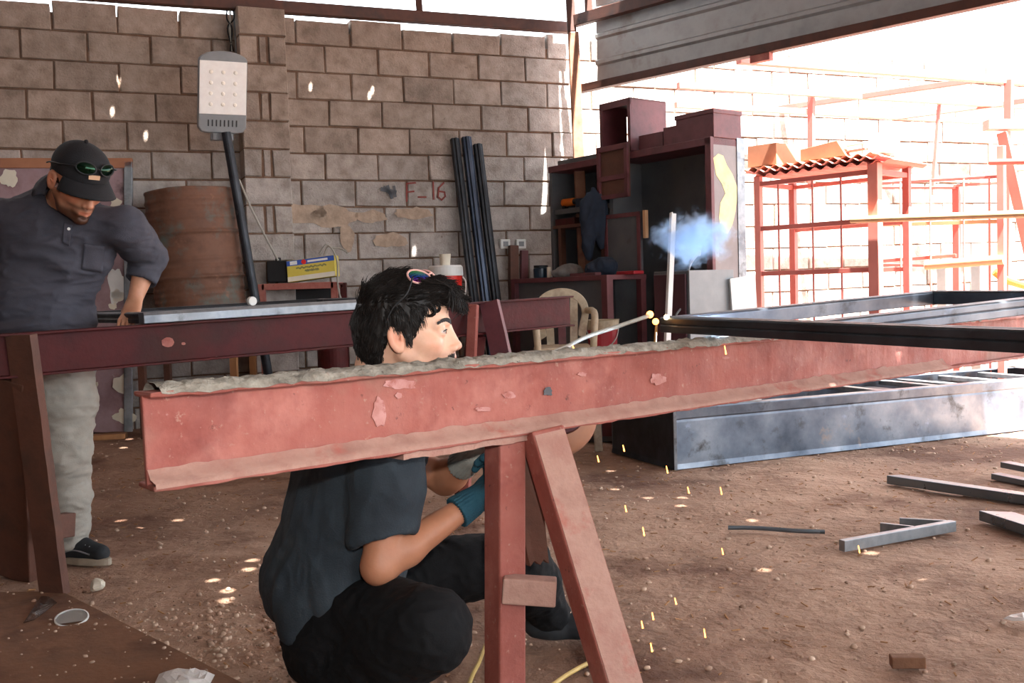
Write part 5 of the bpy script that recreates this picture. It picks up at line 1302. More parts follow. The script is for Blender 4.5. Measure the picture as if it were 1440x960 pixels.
# ================================================================== PEOPLE
def head_sdf(s, F, chin_drop=0.0):
    p = F; a = F.ax(); sc = F.s
    E = lambda c_, r, ax=a, **k: s.ell(p(*c_), [x * sc for x in r], ax=ax, **k)
    Cp = lambda q0, q1, r0, r1=None, **k: s.cap(p(*q0), p(*q1), r0 * sc, None if r1 is None else r1 * sc, **k)
    E((-.008, 0, .035), (.096, .074, .083), k=.0)
    E((.030, 0, -.028), (.062, .060, .088), k=.02)
    E((.050, 0, .040), (.052, .058, .055), k=.02)
    for y in (-1, 1):
        Cp((-.004, y * .056, -.050), (.030, y * .044, -.086), .017, .015, k=.022)
        Cp((.030, y * .044, -.086), (.080, y * .012, -.105), .015, .014, k=.022)
        E((.056, y * .042, -.026), (.028, .020, .020), k=.024)                     # cheekbone
        Cp((.076, y * .046, .014), (.0965, y * .016, .019), .010, .010, k=.012)     # brow ridge
    E((.088, 0, -.103), (.017, .019, .015), k=.014)                                # chin
    E((.084, 0, -.066), (.024, .030, .030), k=.016)                                # muzzle
    for y in (-1, 1):
        s.ell(p(.098, y * .032, -.001), [x * sc for x in (.018, .017, .0115)], ax=a, k=.010, op='s')   # sockets
    Cp((.088, 0, .0), (.100, 0, -.046), .015, .014, k=.014)
    Cp((.0965, 0, .012), (.1155, 0, -.034), .0085, .0105, k=.010)                    # nose
    E((.1185, 0, -.038), (.0112, .0105, .0098), k=.006)
    for y in (-1, 1):
        E((.108, y * .0125, -.043), (.0100, .0065, .0075), k=.006)
        s.ell(p(.113, y * .0065, -.0495), [x * sc for x in (.0055, .0032, .004)], ax=a, k=.003, op='s')
        E((.0815, y * .032, -.002), (.0155, .0180, .0155), k=.006)
        s.ell(p(.094, y * .0345, -.0015), [x * sc for x in (.020, .0155, .0046)], ax=a, k=.0015, op='s')      # the slit between the lids
    Cp((.095, -.019, -.0665), (.1075, 0, -.0640), .0050, .0068, k=.006); Cp((.095, .019, -.0665), (.1075, 0, -.0640), .0050, .0068, k=.006)
    Cp((.094, -.017, -.0755), (.1055, 0, -.0775), .0055, .0078, k=.006); Cp((.094, .017, -.0755), (.1055, 0, -.0775), .0055, .0078, k=.006)
    Cp((.101, -.021, -.0705), (.117, 0, -.0708), .0012, .0016, k=.004, op='s'); Cp((.101, .021, -.0705), (.117, 0, -.0708), .0012, .0016, k=.004, op='s')
    E((.105, 0, -.0895), (.012, .016, .005), k=.006, op='s')
    for y in (-1, 1):                                                              # ears
        ex = (F.x * .93 - F.y * y * .30 + F.z * -.1).normalized(); ez = (F.z + F.x * -.22).normalized(); eyv = ez.cross(ex); ex = eyv.cross(ez)
        A = (ex, eyv, ez)
        s.ell(p(-.016, y * .079, -.010), [x * sc for x in (.019, .0075, .033)], ax=A, k=.007)
        s.ell(p(-.012, y * .0775, -.030), [x * sc for x in (.011, .0075, .014)], ax=A, k=.006)
        s.ell(p(-.011, y * .0865, -.008), [x * sc for x in (.0105, .0065, .020)], ax=A, k=.004, op='s')
        s.cap(p(-.006, y * .079, -.016), p(-.004, y * .088, -.004), .003 * sc, .0035 * sc, k=.003)
def skin_tint(vs, F, stub=.55, dark=(.40, .32, .29), lipc=(.84, .42, .42)):
    q = F.local(vs); x, y, z = q[:, 0], q[:, 1], q[:, 2]
    col = np.ones((len(vs), 3))
    head = (np.abs(q) < .16).all(1)
    def mixc(m, rgb):
        m = np.clip(m, 0, 1)[:, None] * head[:, None]; return col * (1 - m) + np.array(rgb) * m
    g = lambda cx, cy, cz, r: np.exp(-(((x - cx) ** 2 + (np.abs(y) - cy) ** 2 + (z - cz) ** 2) / r ** 2))
    col = mixc(.55 * g(.07, .045, -.03, .022), (1.0, .66, .60))
    col = mixc(.5 * g(.118, .0, -.042, .014), (1.0, .70, .64))
    col = mixc(.6 * g(-.016, .082, -.01, .03), (1.0, .62, .55))
    lip = np.exp(-((z + .071) / .0085) ** 2) * smooth01(x, .090, .098) * smooth01(np.abs(y), .023, .018)
    col = mixc(.85 * lip, lipc)
    mou = np.exp(-((z + .0555) / .0055) ** 2) * smooth01(x, .080, .088) * smooth01(np.abs(y), .026, .020)
    jaw = smooth01(z, -.055, -.085) * smooth01(x, -.02, .01) + .8 * smooth01(x, .055, .075) * np.exp(-((z + .056) / .008) ** 2)
    chk = smooth01(z, -.02, -.06) * smooth01(x, .045, .01) * smooth01(x, -.02, .0)
    lipm = 1 - np.clip(lip * 1.5, 0, 1)
    col = mixc(np.clip(jaw + chk * .8, 0, 1) * stub * lipm, dark)
    return col
def eye_parts(F, parent):
    for y in (-1, 1):
        b = MB(); b.ball(F(.0825, y * .032, -.001), .0138 * F.s, 20, 14); o = b.build('eye', M('eye_white', [c(216, 206, 198), c(226, 216, 208)], 9, .25) if 'eye_white' not in bpy.data.materials else bpy.data.materials['eye_white'], parent, smooth=True)
        b = MB(); d = (F.x * 1 + F.y * y * .12).normalized(); b.lathe(F(.0825, y * .032, -.001) + d * .0127 * F.s, [(.0062 * F.s, 0), (.0050 * F.s, .0012 * F.s), (0, .0016 * F.s)], axis=d, n=18)
        b.build('iris', M('dark_iris', [c(38, 24, 18)], 9, .15) if 'dark_iris' not in bpy.data.materials else bpy.data.materials['dark_iris'], o)
        for (zz, ww, th) in ((.0042, 1, .0011), (-.0052, .9, .0005)):
            pts = []
            for i in range(9):
                t = -1 + 2 * i / 8; az = t * 1.05; r_ = .0158
                pts.append(F(.0825 + r_ * math.cos(az), y * .0335 + r_ * math.sin(az) * .98, -.0015 + zz * math.sqrt(max(0, 1 - t * t)) * ww))
            b = MB(); b.tube(pts, th * F.s, 6); b.build('lashes', MT['brow'] if zz > 0 else MT['lid'], o)
def hair_strip(b, pts, w0, w1, nrm):
    """a flat lock that tapers"""
    k = len(pts)
    for i in range(k - 1):
        d = (pts[i + 1] - pts[i]).normalized(); sd = d.cross(nrm).normalized()
        wa = w0 + (w1 - w0) * i / (k - 1); wb = w0 + (w1 - w0) * (i + 1) / (k - 1)
        b.add([pts[i] - sd * wa, pts[i] + sd * wa, pts[i + 1] + sd * wb, pts[i + 1] - sd * wb], [(0, 1, 2, 3)])
def lock(b, pts, r0, r1):
    b.tube(pts, r0, 5, r_end=r1)
MT['lid'] = M('eyelid_skin', [c(196, 140, 116), c(208, 152, 128)], 30, .5)
MT['brow'] = M('dark_brow', [c(22, 15, 12), c(34, 24, 20)], 60, .7)
def brow_parts(F, parent, mous=True, sc_=1.0):
    rr_ = random.Random(5)
    for y in (-1, 1):
        b = MB()
        for i in range(260):
            t = rr_.random(); base = V((.1065 - .026 * t ** 1.6, y * (.012 + .040 * t), .0185 + .008 * math.sin(t * 2.2) - .006 * t ** 3))
            wz = .0055 * (1 - .5 * t); base.z += rr_.uniform(-wz, wz)
            q = F(*base); e = F(base.x - .004, base.y + y * .009, base.z + .003 - .004 * t)
            lock(b, [q, q.lerp(e, .5) + F.x * .0015, e], .0009 * F.s, .0004)
        b.build('eyebrow', 'brow', parent)
    if mous:
        b = MB()
        for i in range(260):
            t = rr_.uniform(-1, 1); base = V((.1118 - .017 * t * t, .025 * t, -.0560 - .005 * t * t + rr_.uniform(-.0035, .0035)))
            q = F(*base); e = F(base.x + .001, base.y + .004 * t, base.z - .007)
            lock(b, [q, e], .0008 * F.s, .0004)
        b.build('moustache', 'brow', parent)

def hand_sdf(s, wrist, dirv, palm, thumb_side, curl=(.9, .8, .5), k=.006, th=.0, sc=1.0, spread=.0):
    """dirv: wrist to knuckles; palm: the way the palm faces; fingers bend towards it"""
    d = V(dirv).normalized(); n = (V(palm) - d * V(palm).dot(d)).normalized(); t = d.cross(n) * thumb_side
    w = V(wrist)
    K = []
    for i, o in enumerate((.030, .010, -.010, -.029)):
        kn = w + (d * (.088 - .004 * abs(i - 1)) + t * o) * sc; K.append(kn)
        s.cap(w + (d * .012 + t * o * .55) * sc, kn, .0125 * sc, .0100 * sc, k=.012)
    s.ell(w + d * .048 * sc, [.046 * sc, .038 * sc, .0145 * sc], ax=(d, t, n), k=.012)
    lens = ((.042, .026, .022), (.046, .030, .024), (.043, .028, .023), (.034, .021, .020))
    for i in range(4):
        a = 0; p = K[i]; fd = (d + t * spread * (1.5 - i)).normalized()
        for j in range(3):
            a += curl[j] * (1 + .08 * i); q = p + (fd * math.cos(a) + n * math.sin(a)) * lens[i][j] * sc
            s.cap(p, q, (.0095 - .0008 * j - (.001 if i == 3 else 0)) * sc, (.0088 - .0008 * j - (.001 if i == 3 else 0)) * sc, k=.003); p = q
    b0 = w + (d * .022 + t * .026 + n * .008) * sc; b1 = b0 + (d * .036 + t * .022 + n * .016) * sc; b2 = b1 + (d * .026 + t * .004 + n * (.014 + th)) * sc; b3 = b2 + (d * .018 - t * .008 + n * .012) * sc
    s.chain([b0, b1, b2, b3], [.0145 * sc, .0112 * sc, .0098 * sc, .0082 * sc], k=.005)

# ------------------------------------------------------------------ the kneeling welder
wk = thing('person', V((-.40, 2.48, 0)), 'person with thick dark hair in a faded black shirt, crouching behind the near red trestle', 'person')
HF = Fr(P(571, 467, 2.42), (1, .02, .02), (-.02, 0, 1), 1.035)
fwd = V((.82, .57, 0)); lf = V((-.57, .82, 0))
pel = V((-.47, 2.52, .235)); chest = V((-.405, 2.475, .56)); nb = V((-.345, 2.455, .735))
shR = chest + lf * -.175 + V((.02, 0, .125)); shL = chest + lf * .175 + V((.02, 0, .125))
elR = P(533, 797, 2.29); wrR = P(665, 705, 2.43); elL = V((-.19, 2.66, .50)); wrL = P(660, 644, 2.55)
hpR, hpL = pel - lf * .09, pel + lf * .09
knR = P(607, 886, 2.19); anR = V((-.43, 2.34, .075)); knL = V((-.0, 2.70, .26)); anL = V((.09, 2.80, .07))
# head and neck at fine resolution
s = Sdf(HF(-.13, -.115, -.175), HF(.145, .115, .135), .0023)
head_sdf(s, HF)
nk0 = HF(-.028, 0, -.055)
s.cap(nk0, nb, .054, .060, k=.02)
s.cap(HF(-.055, 0, -.0), nb + V((-.02, 0, 0)), .045, .055, k=.02)
hv, hq = s.mesh(); hv = relax(hv, hq, 1, .4)
s = Sdf((-.75, 2.05, -.02), (.30, 3.0, .80), .005)
s.ell(chest, (.185, .105, .20), ax=(lf, fwd, V((0, 0, 1))), k=.0); s.ell(chest.lerp(pel, .55), (.16, .11, .17), ax=(lf, fwd, V((0, 0, 1))), k=.04)
s.ell(pel, (.165, .12, .13), ax=(lf, fwd, V((0, 0, 1))), k=.04); s.cap(shR, shL, .06, k=.04); s.cap(nb, nk0, .060, .054, k=.03); s.cap(nb, chest, .07, .1, k=.03)
for (a, e, w_, sd) in ((shR, elR, wrR, -1), (shL, elL, wrL, 1)):
    s.cap(a, e, .050, .040, k=.02); m = e.lerp(w_, .28); s.chain([e, m, w_], [.040, .0415, .0265], k=.02)
fdR = (wrR - elR).normalized(); fdL = (wrL - elL).normalized()
hand_sdf(s, wrR + fdR * .005, (fdR + V((0, .1, .25))), V((-.35, -.3, .6)), 1, curl=(.9, 1.0, .7))
hand_sdf(s, wrL + fdL * .005, V((.75, -.1, .35)), V((.25, .4, -.6)), 1, curl=(.8, .9, .7))
for (h_, k_, a_) in ((hpR, knR, anR), (hpL, knL, anL)):
    s.cap(h_, k_, .082, .056, k=.03); s.chain([k_, k_.lerp(a_, .35), a_], [.052, .052, .036], k=.02)
s.cap(anR, anR + V((.03, -.01, -.03)), .034, .034, k=.02); s.cap(anL, anL + V((.12, -.02, -.035)), .034, .026, k=.02)
bv, bq = s.mesh(); bv = relax(bv, bq, 2, .5)
# one skin: the head's mesh goes on from the neck of the body
cutn = HF.local(bv)[:, 2] < -.150
keep = cutn[bq].all(1); bq2 = bq[keep]
vs = np.concatenate([hv, bv]); qd = np.concatenate([hq, bq2 + len(hv)])
vs_h = HF.local(vs); tint = skin_tint(vs, HF, .42)
arm = (vs[:, 2] < .64) & (vs[:, 2] > .3); tint[arm] *= np.array((.52, .38, .30))
make_obj('body', vs, qd, MT['skin'], wk, smooth=True, colors=tint)
eye_parts(HF, wk); brow_parts(HF, wk)
# hair: a dense cap shape and loose strands
s = Sdf(HF(-.16, -.13, -.14), HF(.16, .13, .19), .004)
hx = HF.ax()
s.ell(HF(-.014, 0, .046), (.102, .088, .097), ax=hx, k=0)
s.ell(HF(-.045, 0, .000), (.078, .079, .095), ax=hx, k=.02); s.cap(HF(-.066, 0, -.02), HF(-.058, 0, -.09), .040, .030, k=.03)
s.ell(HF(.052, 0, .088), (.068, .066, .036), ax=(HF.x, HF.y, HF.z), k=.025)
s.cap(HF(.08, -.03, .090), HF(.122, -.02, .066), .024, .016, k=.02); s.cap(HF(.08, .03, .090), HF(.122, .02, .066), .024, .016, k=.02)
s.ell(HF(.088, 0, -.012), (.062, .15, .080), ax=hx, k=.012, op='s')                 # face opening
s.ell(HF(-.010, 0, -.062), (.050, .15, .078), ax=hx, k=.012, op='s')
for y in (-1, 1): s.cap(HF(.012, y * .071, .03), HF(.012, y * .073, -.018), .013, .006, k=.01)
kv, kq = s.mesh(); kv = wrinkle(kv, kq, .0035, (60, 60, 30), 3)
hair = make_obj('hair', kv, kq, MT['hair'], wk, smooth=True)
rr_ = random.Random(21); b = MB(); nn = normals(kv, kq)
ids = [rr_.randrange(len(kv)) for _ in range(9000)]
for i in ids:
    p = V(kv[i]); n = V(nn[i]); q = HF.local([p])[0]
    flow = HF.x * (.9 if q[2] > .06 else .25) + HF.z * (-.9 if q[2] < .07 else .15) - HF.x * (.5 if q[0] < -.05 else 0)
    flow = (flow - n * flow.dot(n)).normalized() + (.34 if q[2] > .05 else .16) * mnoise.noise_vector(p * 28)
    l = rr_.uniform(.018, .036) if q[2] > .03 else rr_.uniform(.010, .018)
    lift = rr_.uniform(.05, .30)
    pts = [p - n * .002, p + flow * l * .4 + n * l * lift * .6, p + flow * l * .75 + n * l * lift * .7, p + flow * l + n * l * lift * .4]
    lock(b, pts, .0010, .0003)
# fringe hanging over the forehead, with curls
for i in range(420):
    y = rr_.uniform(-.062, .055); st = HF(.055 + rr_.uniform(-.02, .03), y, .117 + rr_.uniform(-.008, .006))
    fx = .122 + rr_.uniform(-.014, .020) - 2.5 * y * y; zz = rr_.uniform(.038, .085)
    e = HF(fx, y + rr_.uniform(-.012, .012), zz); m = HF(.112 - 2 * y * y, y, .104)
    pts = spline([st, m, e.lerp(m, .4) + HF.x * .006, e], 3); lock(b, pts, .0012, .0004)
for (cx, cz_, yy, r) in ((.043, .052, -.066, .012), (.062, .050, -.060, .013), (.075, .056, -.053, .010), (.030, .058, -.070, .010)):
    for j in range(16):
        o = V((rr_.uniform(-.003, .003), rr_.uniform(-.003, .003), rr_.uniform(-.003, .003)))
        pts = [HF(cx + o.x - .012, yy + o.y + .006, cz_ + .032 + o.z)]
        for k in range(10):
            a = 2.4 - k * .62; pts.append(HF(cx + o.x + r * math.cos(a), yy + o.y - .003, cz_ + o.z + r * math.sin(a)))
        lock(b, pts, .0014, .0006)
b.build('loose_strands', 'hair', hair)
# shirt
Z = V((0, 0, 1))
s = Sdf((-.80, 2.12, .10), (.06, 2.95, .84), .005)
s.ell(chest, (.205, .128, .205), ax=(lf, fwd, Z), k=0); s.ell(chest.lerp(pel, .5), (.192, .150, .19), ax=(lf, fwd, Z), k=.05)
s.ell(pel + V((-.01, -.01, .04)), (.214, .162, .158), ax=(lf, fwd, Z), k=.04)
s.cap(pel - fwd * .10 - lf * .06 + V((0, 0, .03)), pel - fwd * .13 - lf * .07 - V((0, 0, .05)), .05, .045, k=.04)
s.cap(shR, shL, .072, k=.045); s.cap(nb - V((0, 0, .05)), nb + V((0, 0, .0)), .085, .072, k=.04)
for (a, e, f_) in ((shR, elR, .80), (shL, elL, .78)):
    q = a.lerp(e, f_); t_ = s.twin(); t_.chain([a, a.lerp(e, .4), q], [.078, .077, .075], k=.03)
    dr_ = (e - a).normalized(); t_.plane(q - dr_ * .004 + (V((.012, 0, 0))), dr_ + V((.36, -.05, 0)), k=.003)
    t_.cap(a.lerp(e, .62), a.lerp(e, 1.0), .058, .066, k=.006, op='s'); s.merge(t_, .02)
hem = pel - fwd * .17 - lf * .05 + V((0, 0, -.068))
s.plane(hem, V((-.36 * -fwd.x, .36 * fwd.y, -1)) if False else V((fwd.x * .42, fwd.y * .42, -1)), k=.004)
s.cap(nb + V((0, 0, -.02)), nb.lerp(nk0, .6), .064, .066, k=.004, op='s')
sv, sq = s.mesh(); sv = relax(sv, sq, 2, .5)
sv = wrinkle(sv, sq, .008, (9, 9, 4.5), 2); sv = wrinkle(sv, sq, .0025, (22, 22, 12), 6)
shirt = make_obj('shirt', sv, sq, MT['shirtblack'], wk, smooth=True)
# trousers
s = Sdf((-.80, 2.0, -.02), (.30, 3.0, .50), .005)
s.ell(pel + V((0, 0, -.01)), (.185, .14, .14), ax=(lf, fwd, Z), k=0); s.ell(pel + V((.03, -.07, -.09)), (.17, .15, .14), ax=(lf, fwd, Z), k=.04); s.ell(pel + V((.12, -.12, -.10)), (.14, .13, .13), ax=(lf, fwd, Z), k=.04)
s.cap(hpR + V((-.02, .0, -.015)), knR + V((-.012, 0, 0)), .112, .092, k=.04); s.chain([knR, knR.lerp(anR, .3), anR], [.085, .085, .060], k=.03)
s.cap(hpL, knL, .105, .078, k=.04); s.chain([knL, knL.lerp(anL, .4), anL], [.076, .074, .055], k=.03)
s.plane((0, 0, .012), (0, 0, -1))
tv, tq_ = s.mesh(); tv = relax(tv, tq_, 2, .5); tv = wrinkle(tv, tq_, .004, (10, 10, 10), 9); tv = wrinkle(tv, tq_, .003, (24, 24, 30), 4)
make_obj('trousers', tv, tq_, MT['blacktrousers'], wk, smooth=True)
# gloves with knit cuffs
for (nm, e, w_, dv, pv_, cr_, mt, lab) in (('glove', elR, wrR, fdR + V((0, .1, .25)), V((-.35, -.3, .6)), (.9, 1.0, .7), 'gloveteal', 'teal knit work glove'), ('glove', elL, wrL, V((.75, -.1, .35)), V((.25, .4, -.6)), (.8, .9, .7), 'glovegrey', 'grey striped knit work glove')):
    fd_ = (w_ - e).normalized()
    s = Sdf(w_ - V((.2, .2, .2)), w_ + V((.22, .22, .22)), .0032)
    hand_sdf(s, w_ + fd_ * .005, dv, pv_, 1, curl=cr_, sc=1.0); s.f -= .0032
    s.cap(w_ - fd_ * .055, w_ + fd_ * .02, .0405, .034, k=.008)
    s.plane(w_ - fd_ * .052, -fd_, k=.002)
    gv_, gq_ = s.mesh(); gv_ = relax(gv_, gq_, 1, .5)
    # knit ribs round the cuff
    gl = gv_ - np.array(w_); al = gl @ np.array(fd_); _, sa, sb = frame_of(fd_); an = np.arctan2(gl @ np.array(sa), gl @ np.array(sb))
    gn = normals(gv_, gq_); gv_ = gv_ + gn * (.0016 * np.sin(an * 26) * smooth01(al, .012, -.005))[:, None]
    make_obj(nm, gv_, gq_, MT[mt], wk, smooth=True, label=lab)
# shoes
for (an_, dv, nm) in ((anR, V((.45, -.25, 0)), 1), (anL, V((1, -.15, 0)), 2)):
    d = dv.normalized(); sd = V((-d.y, d.x, 0)); g = V((an_.x, an_.y, .0))
    s = Sdf(g - V((.2, .2, .03)), g + V((.3, .3, .2)), .004)
    s.cap(g - d * .04 + V((0, 0, .05)), g + d * .15 + V((0, 0, .04)), .042, .038, k=.02); s.cap(an_, g + V((0, 0, .05)), .045, .048, k=.02)
    s.plane((0, 0, .012), (0, 0, -1)); v_, q_ = s.mesh(); make_obj('shoe', relax(v_, q_, 1), q_, MT['shoe'], wk, smooth=True)
# sunglasses pushed up into the hair
sg = thing('sunglasses', HF(.05, -.06, .13), 'mirrored sunglasses pushed up on the crouching person\'s dark hair', 'sunglasses')
MT['pinkframe'] = M('pale_pink_frame', [c(206, 150, 140), c(222, 170, 160)], 9, .3)
gl_n = (HF.x * .75 - HF.y * 0 + HF.z * .55).normalized()
for y in (-1, 1):
    cc = HF(.050 - .010 * (y < 0), y * .042, .128); ax2 = (HF.x * .55 + HF.y * y * .62 + HF.z * .62).normalized()
    d_, u_, v_ = frame_of(ax2, HF.z)
    pr2 = []
    b = MB(); n = 28
    def lpnt(t, k, o): 
        a = 2 * math.pi * t; return cc + u_ * math.cos(a) * .030 * k + v_ * math.sin(a) * (.019 + .003 * math.cos(a)) * k + d_ * o
    vs_ = [cc + d_ * .004]; fs_ = []
    for r in (.35, .7, 1.0):
        for i in range(n): vs_.append(lpnt(i / n, r, .004 * (1 - r * r)))
    for i in range(n): fs_.append((0, 1 + i, 1 + (i + 1) % n))
    for r in range(2):
        for i in range(n): fs_.append((1 + r * n + i, 1 + (r + 1) * n + i, 1 + (r + 1) * n + (i + 1) % n, 1 + r * n + (i + 1) % n))
    b.v = vs_; b.f = fs_; b.build('lens', MT['lens'], sg, smooth=True)
    b = MB(); b.tube([lpnt(i / 32, 1.06, 0) for i in range(33)], .0026, 8); b.build('rim', 'pinkframe', sg, smooth=True)
    t0 = lpnt(0.5 if y < 0 else 0.0, 1.1, 0)
    tpts = [cc - HF.x * .012 + HF.y * y * .028, HF(.014, y * .090, .090), HF(-.018, y * .091, .060), HF(-.040, y * .088, .020)]
    b = MB(); b.tube(spline(tpts, 6), .0022, 8); b.build('temple', 'black', sg, smooth=True)
b = MB(); b.tube(spline([HF(.060, -.012, .132), HF(.066, 0, .136), HF(.060, .012, .132)], 5), .0024, 8); b.build('bridge', 'pinkframe', sg, smooth=True)

# ------------------------------------------------------------------ the standing man in the cap
mn = thing('person', V((-1.80, 3.82, 0)), 'person in a black cap and charcoal shirt standing behind the far trestle, looking down', 'person')
MF = Fr(P(109, 254, 3.61), (.63, -.57, -.52), (.36, -.28, .88), 1.06)
mpel = V((-1.80, 3.83, .86)); mch = V((-1.70, 3.76, 1.23)); mnb = P(86, 287, 3.78)
msl = P(176, 318, 3.70); msr = P(-18, 305, 3.72)
mel = P(209, 362, 3.90); mwl = P(191, 417, 3.83); mer = V((-2.12, 3.80, 1.08)); mwr = V((-2.02, 3.62, .93))
mhl, mhr = V((-1.715, 3.82, .85)), V((-1.89, 3.84, .85)); mkl, mkr = P(93, 640, 3.78), V((-1.98, 3.84, .46)); mal, mar = P(99, 772, 3.83), V((-2.03, 3.88, .085))
mal.z = .085
s = Sdf(np.minimum.reduce([np.array(MF(a, b_, c_)) for a in (-.13, .15) for b_ in (-.12, .12) for c_ in (-.16, .13)]), np.maximum.reduce([np.array(MF(a, b_, c_)) for a in (-.13, .15) for b_ in (-.12, .12) for c_ in (-.16, .13)]), .003)
head_sdf(s, MF); mk0 = MF(-.03, 0, -.06)
s.cap(mk0, mnb, .056, .064, k=.02)
hv, hq = s.mesh(); hv = relax(hv, hq, 1, .4)
s = Sdf((-2.4, 3.45, -.02), (-1.2, 4.1, 1.55), .006)
X_ = V((1, 0, 0)); Y_ = V((0, 1, 0))
s.ell(mch, (.19, .11, .2), k=0); s.ell(mpel + V((-.02, -.02, .14)), (.15, .13, .18), k=.05); s.ell(mpel, (.17, .12, .13), k=.04); s.cap(msl, msr, .055, k=.04); s.cap(mnb, mk0, .064, .056, k=.02); s.cap(mnb, mch, .07, .1, k=.04)
for (a, e, w_) in ((msl, mel, mwl), (msr, mer, mwr)):
    s.cap(a, e, .052, .043, k=.02); s.chain([e, e.lerp(w_, .3), w_], [.043, .044, .029], k=.02)
hand_sdf(s, mwl, V((-.06, -.45, -.65)), V((-.1, -.75, .4)) * -1, -1, curl=(-.35, .5, .4), sc=.95)
hand_sdf(s, mwr, V((.3, -.6, -.6)), V((0, -.3, -1)), 1, curl=(.4, .5, .4))
for (h_, k_, a_) in ((mhl, mkl, mal), (mhr, mkr, mar)):
    s.cap(h_, k_, .085, .056, k=.03); s.chain([k_, k_.lerp(a_, .35), a_], [.054, .054, .04], k=.02)
bv, bq = s.mesh(); bv = relax(bv, bq, 2, .5)
lz = MF.local(bv); inhead = (lz[:, 2] > -.115) & (np.linalg.norm(lz, axis=1) < .2)
keep = (~inhead)[bq].all(1)
vs = np.concatenate([hv, bv]); qd = np.concatenate([hq, bq[keep] + len(hv)])
tint = skin_tint(vs, MF, .97, (.10, .075, .06), (.74, .48, .46)); tint *= np.array((.74, .60, .52));

make_obj('body', vs, qd, MT['skin'], mn, smooth=True, colors=tint)
eye_parts(MF, mn); brow_parts(MF, mn, mous=False)
# side hair
s = Sdf(np.array(MF.o) - .2, np.array(MF.o) + .2, .0045)
s.ell(MF(-.03, 0, .01), (.082, .080, .09), ax=MF.ax(), k=0); s.ell(MF(.085, 0, -.02), (.075, .15, .11), ax=MF.ax(), k=.01, op='s'); s.ell(MF(-.01, 0, -.075), (.06, .15, .07), ax=MF.ax(), k=.01, op='s')
v_, q_ = s.mesh(); v_ = wrinkle(v_, q_, .002, (80, 80, 80), 5); make_obj('hair', v_, q_, MT['hair'], mn, smooth=True)
# cap: crown, brim, badge
s = Sdf(np.array(MF.o) - .26, np.array(MF.o) + .26, .004)
s.ell(MF(-.006, 0, .045), (.112, .092, .096), ax=MF.ax(), k=0); s.ell(MF(.03, 0, .06), (.08, .082, .072), ax=MF.ax(), k=.03)
s.plane(MF(0, 0, .028), -MF.z + MF.x * .05, k=.004)
s.ell(MF(-.006, 0, .030), (.103, .083, .08), ax=MF.ax(), k=.003, op='s')
v_, q_ = s.mesh(); v_ = relax(v_, q_, 1); cp_ = make_obj('cap', v_, q_, MT['cap'], mn, smooth=True)
vs = []; fs = []; n1, n2 = 20, 6
for i in range(n1 + 1):
    a = math.radians(-58 + 116 * i / n1)
    for j in range(n2 + 1):
        t = j / n2; r = .100 + .070 * t * math.cos(a * 1.35) ** .8
        vs.append(MF(-.006 + r * math.cos(a) * 1.06, r * math.sin(a) * .88, .034 - .006 * t - .018 * t * t - .030 * abs(math.sin(a)) ** 2 * t))
for i in range(n1):
    for j in range(n2): a = i * (n2 + 1) + j; fs.append((a, a + n2 + 1, a + n2 + 2, a + 1))
b = MB(); b.v = vs; b.f = fs; br_ = b.build('brim', 'cap', cp_, smooth=True); md = br_.modifiers.new('t', 'SOLIDIFY'); md.thickness = .005
vs = []
for (yy, zz) in ((-.018, .058), (.020, .058), (.020, .072), (-.018, .072)): vs.append(MF(.112 - .2 * abs(zz - .05), yy - .006, zz))
b = MB(); b.prism(vs, MF.x * .004); b.build('badge', M('tan_badge', [c(196, 156, 122), c(210, 172, 140)], 9, .6), cp_, label='small tan badge')
b = MB(); b.ball(MF(-.006, 0, .141), .008, 10, 6); b.build('button', 'cap', cp_)
# sunglasses on the cap
sg2 = thing('sunglasses', MF(.11, 0, .09), 'dark mirrored sunglasses resting on the front of the standing person\'s black cap', 'sunglasses')
for y in (-1, 1):
    cc = MF(.104, y * .036, .092); ax2 = (MF.x * .85 + MF.y * y * .40 + MF.z * .35).normalized(); d_, u_, v_ = frame_of(ax2, MF.z)
    n = 26; vs_ = [cc + d_ * .008]; fs_ = []
    for r in (.4, .75, 1.0):
        for i in range(n):
            a = 2 * math.pi * i / n; vs_.append(cc + u_ * math.cos(a) * .032 * r + v_ * math.sin(a) * .020 * r + d_ * .008 * (1 - r * r))
    for i in range(n): fs_.append((0, 1 + i, 1 + (i + 1) % n))
    for r in range(2):
        for i in range(n): fs_.append((1 + r * n + i, 1 + (r + 1) * n + i, 1 + (r + 1) * n + (i + 1) % n, 1 + r * n + (i + 1) % n))
    MT['darklens'] = MT.get('darklens') or M('dark_green_mirror', [c(20, 40, 34), c(30, 60, 40)], 9, .05, metal=.8)
    b = MB(); b.v = vs_; b.f = fs_; b.build('lens', 'darklens', sg2, smooth=True)
    b = MB(); b.tube([cc + u_ * math.cos(2 * math.pi * i / 32) * .033 + v_ * math.sin(2 * math.pi * i / 32) * .021 for i in range(33)], .0028, 8); b.build('rim', 'black', sg2, smooth=True)
    b = MB(); b.tube(spline([MF(.098, y * .066, .094), MF(.05, y * .094, .075), MF(-.02, y * .095, .050), MF(-.06, y * .086, .03)], 6), .003, 8); b.build('temple', 'black', sg2, smooth=True)
b = MB(); b.tube([MF(.112, -.008, .094), MF(.116, 0, .097), MF(.112, .008, .094)], .003, 8); b.build('bridge', 'black', sg2)
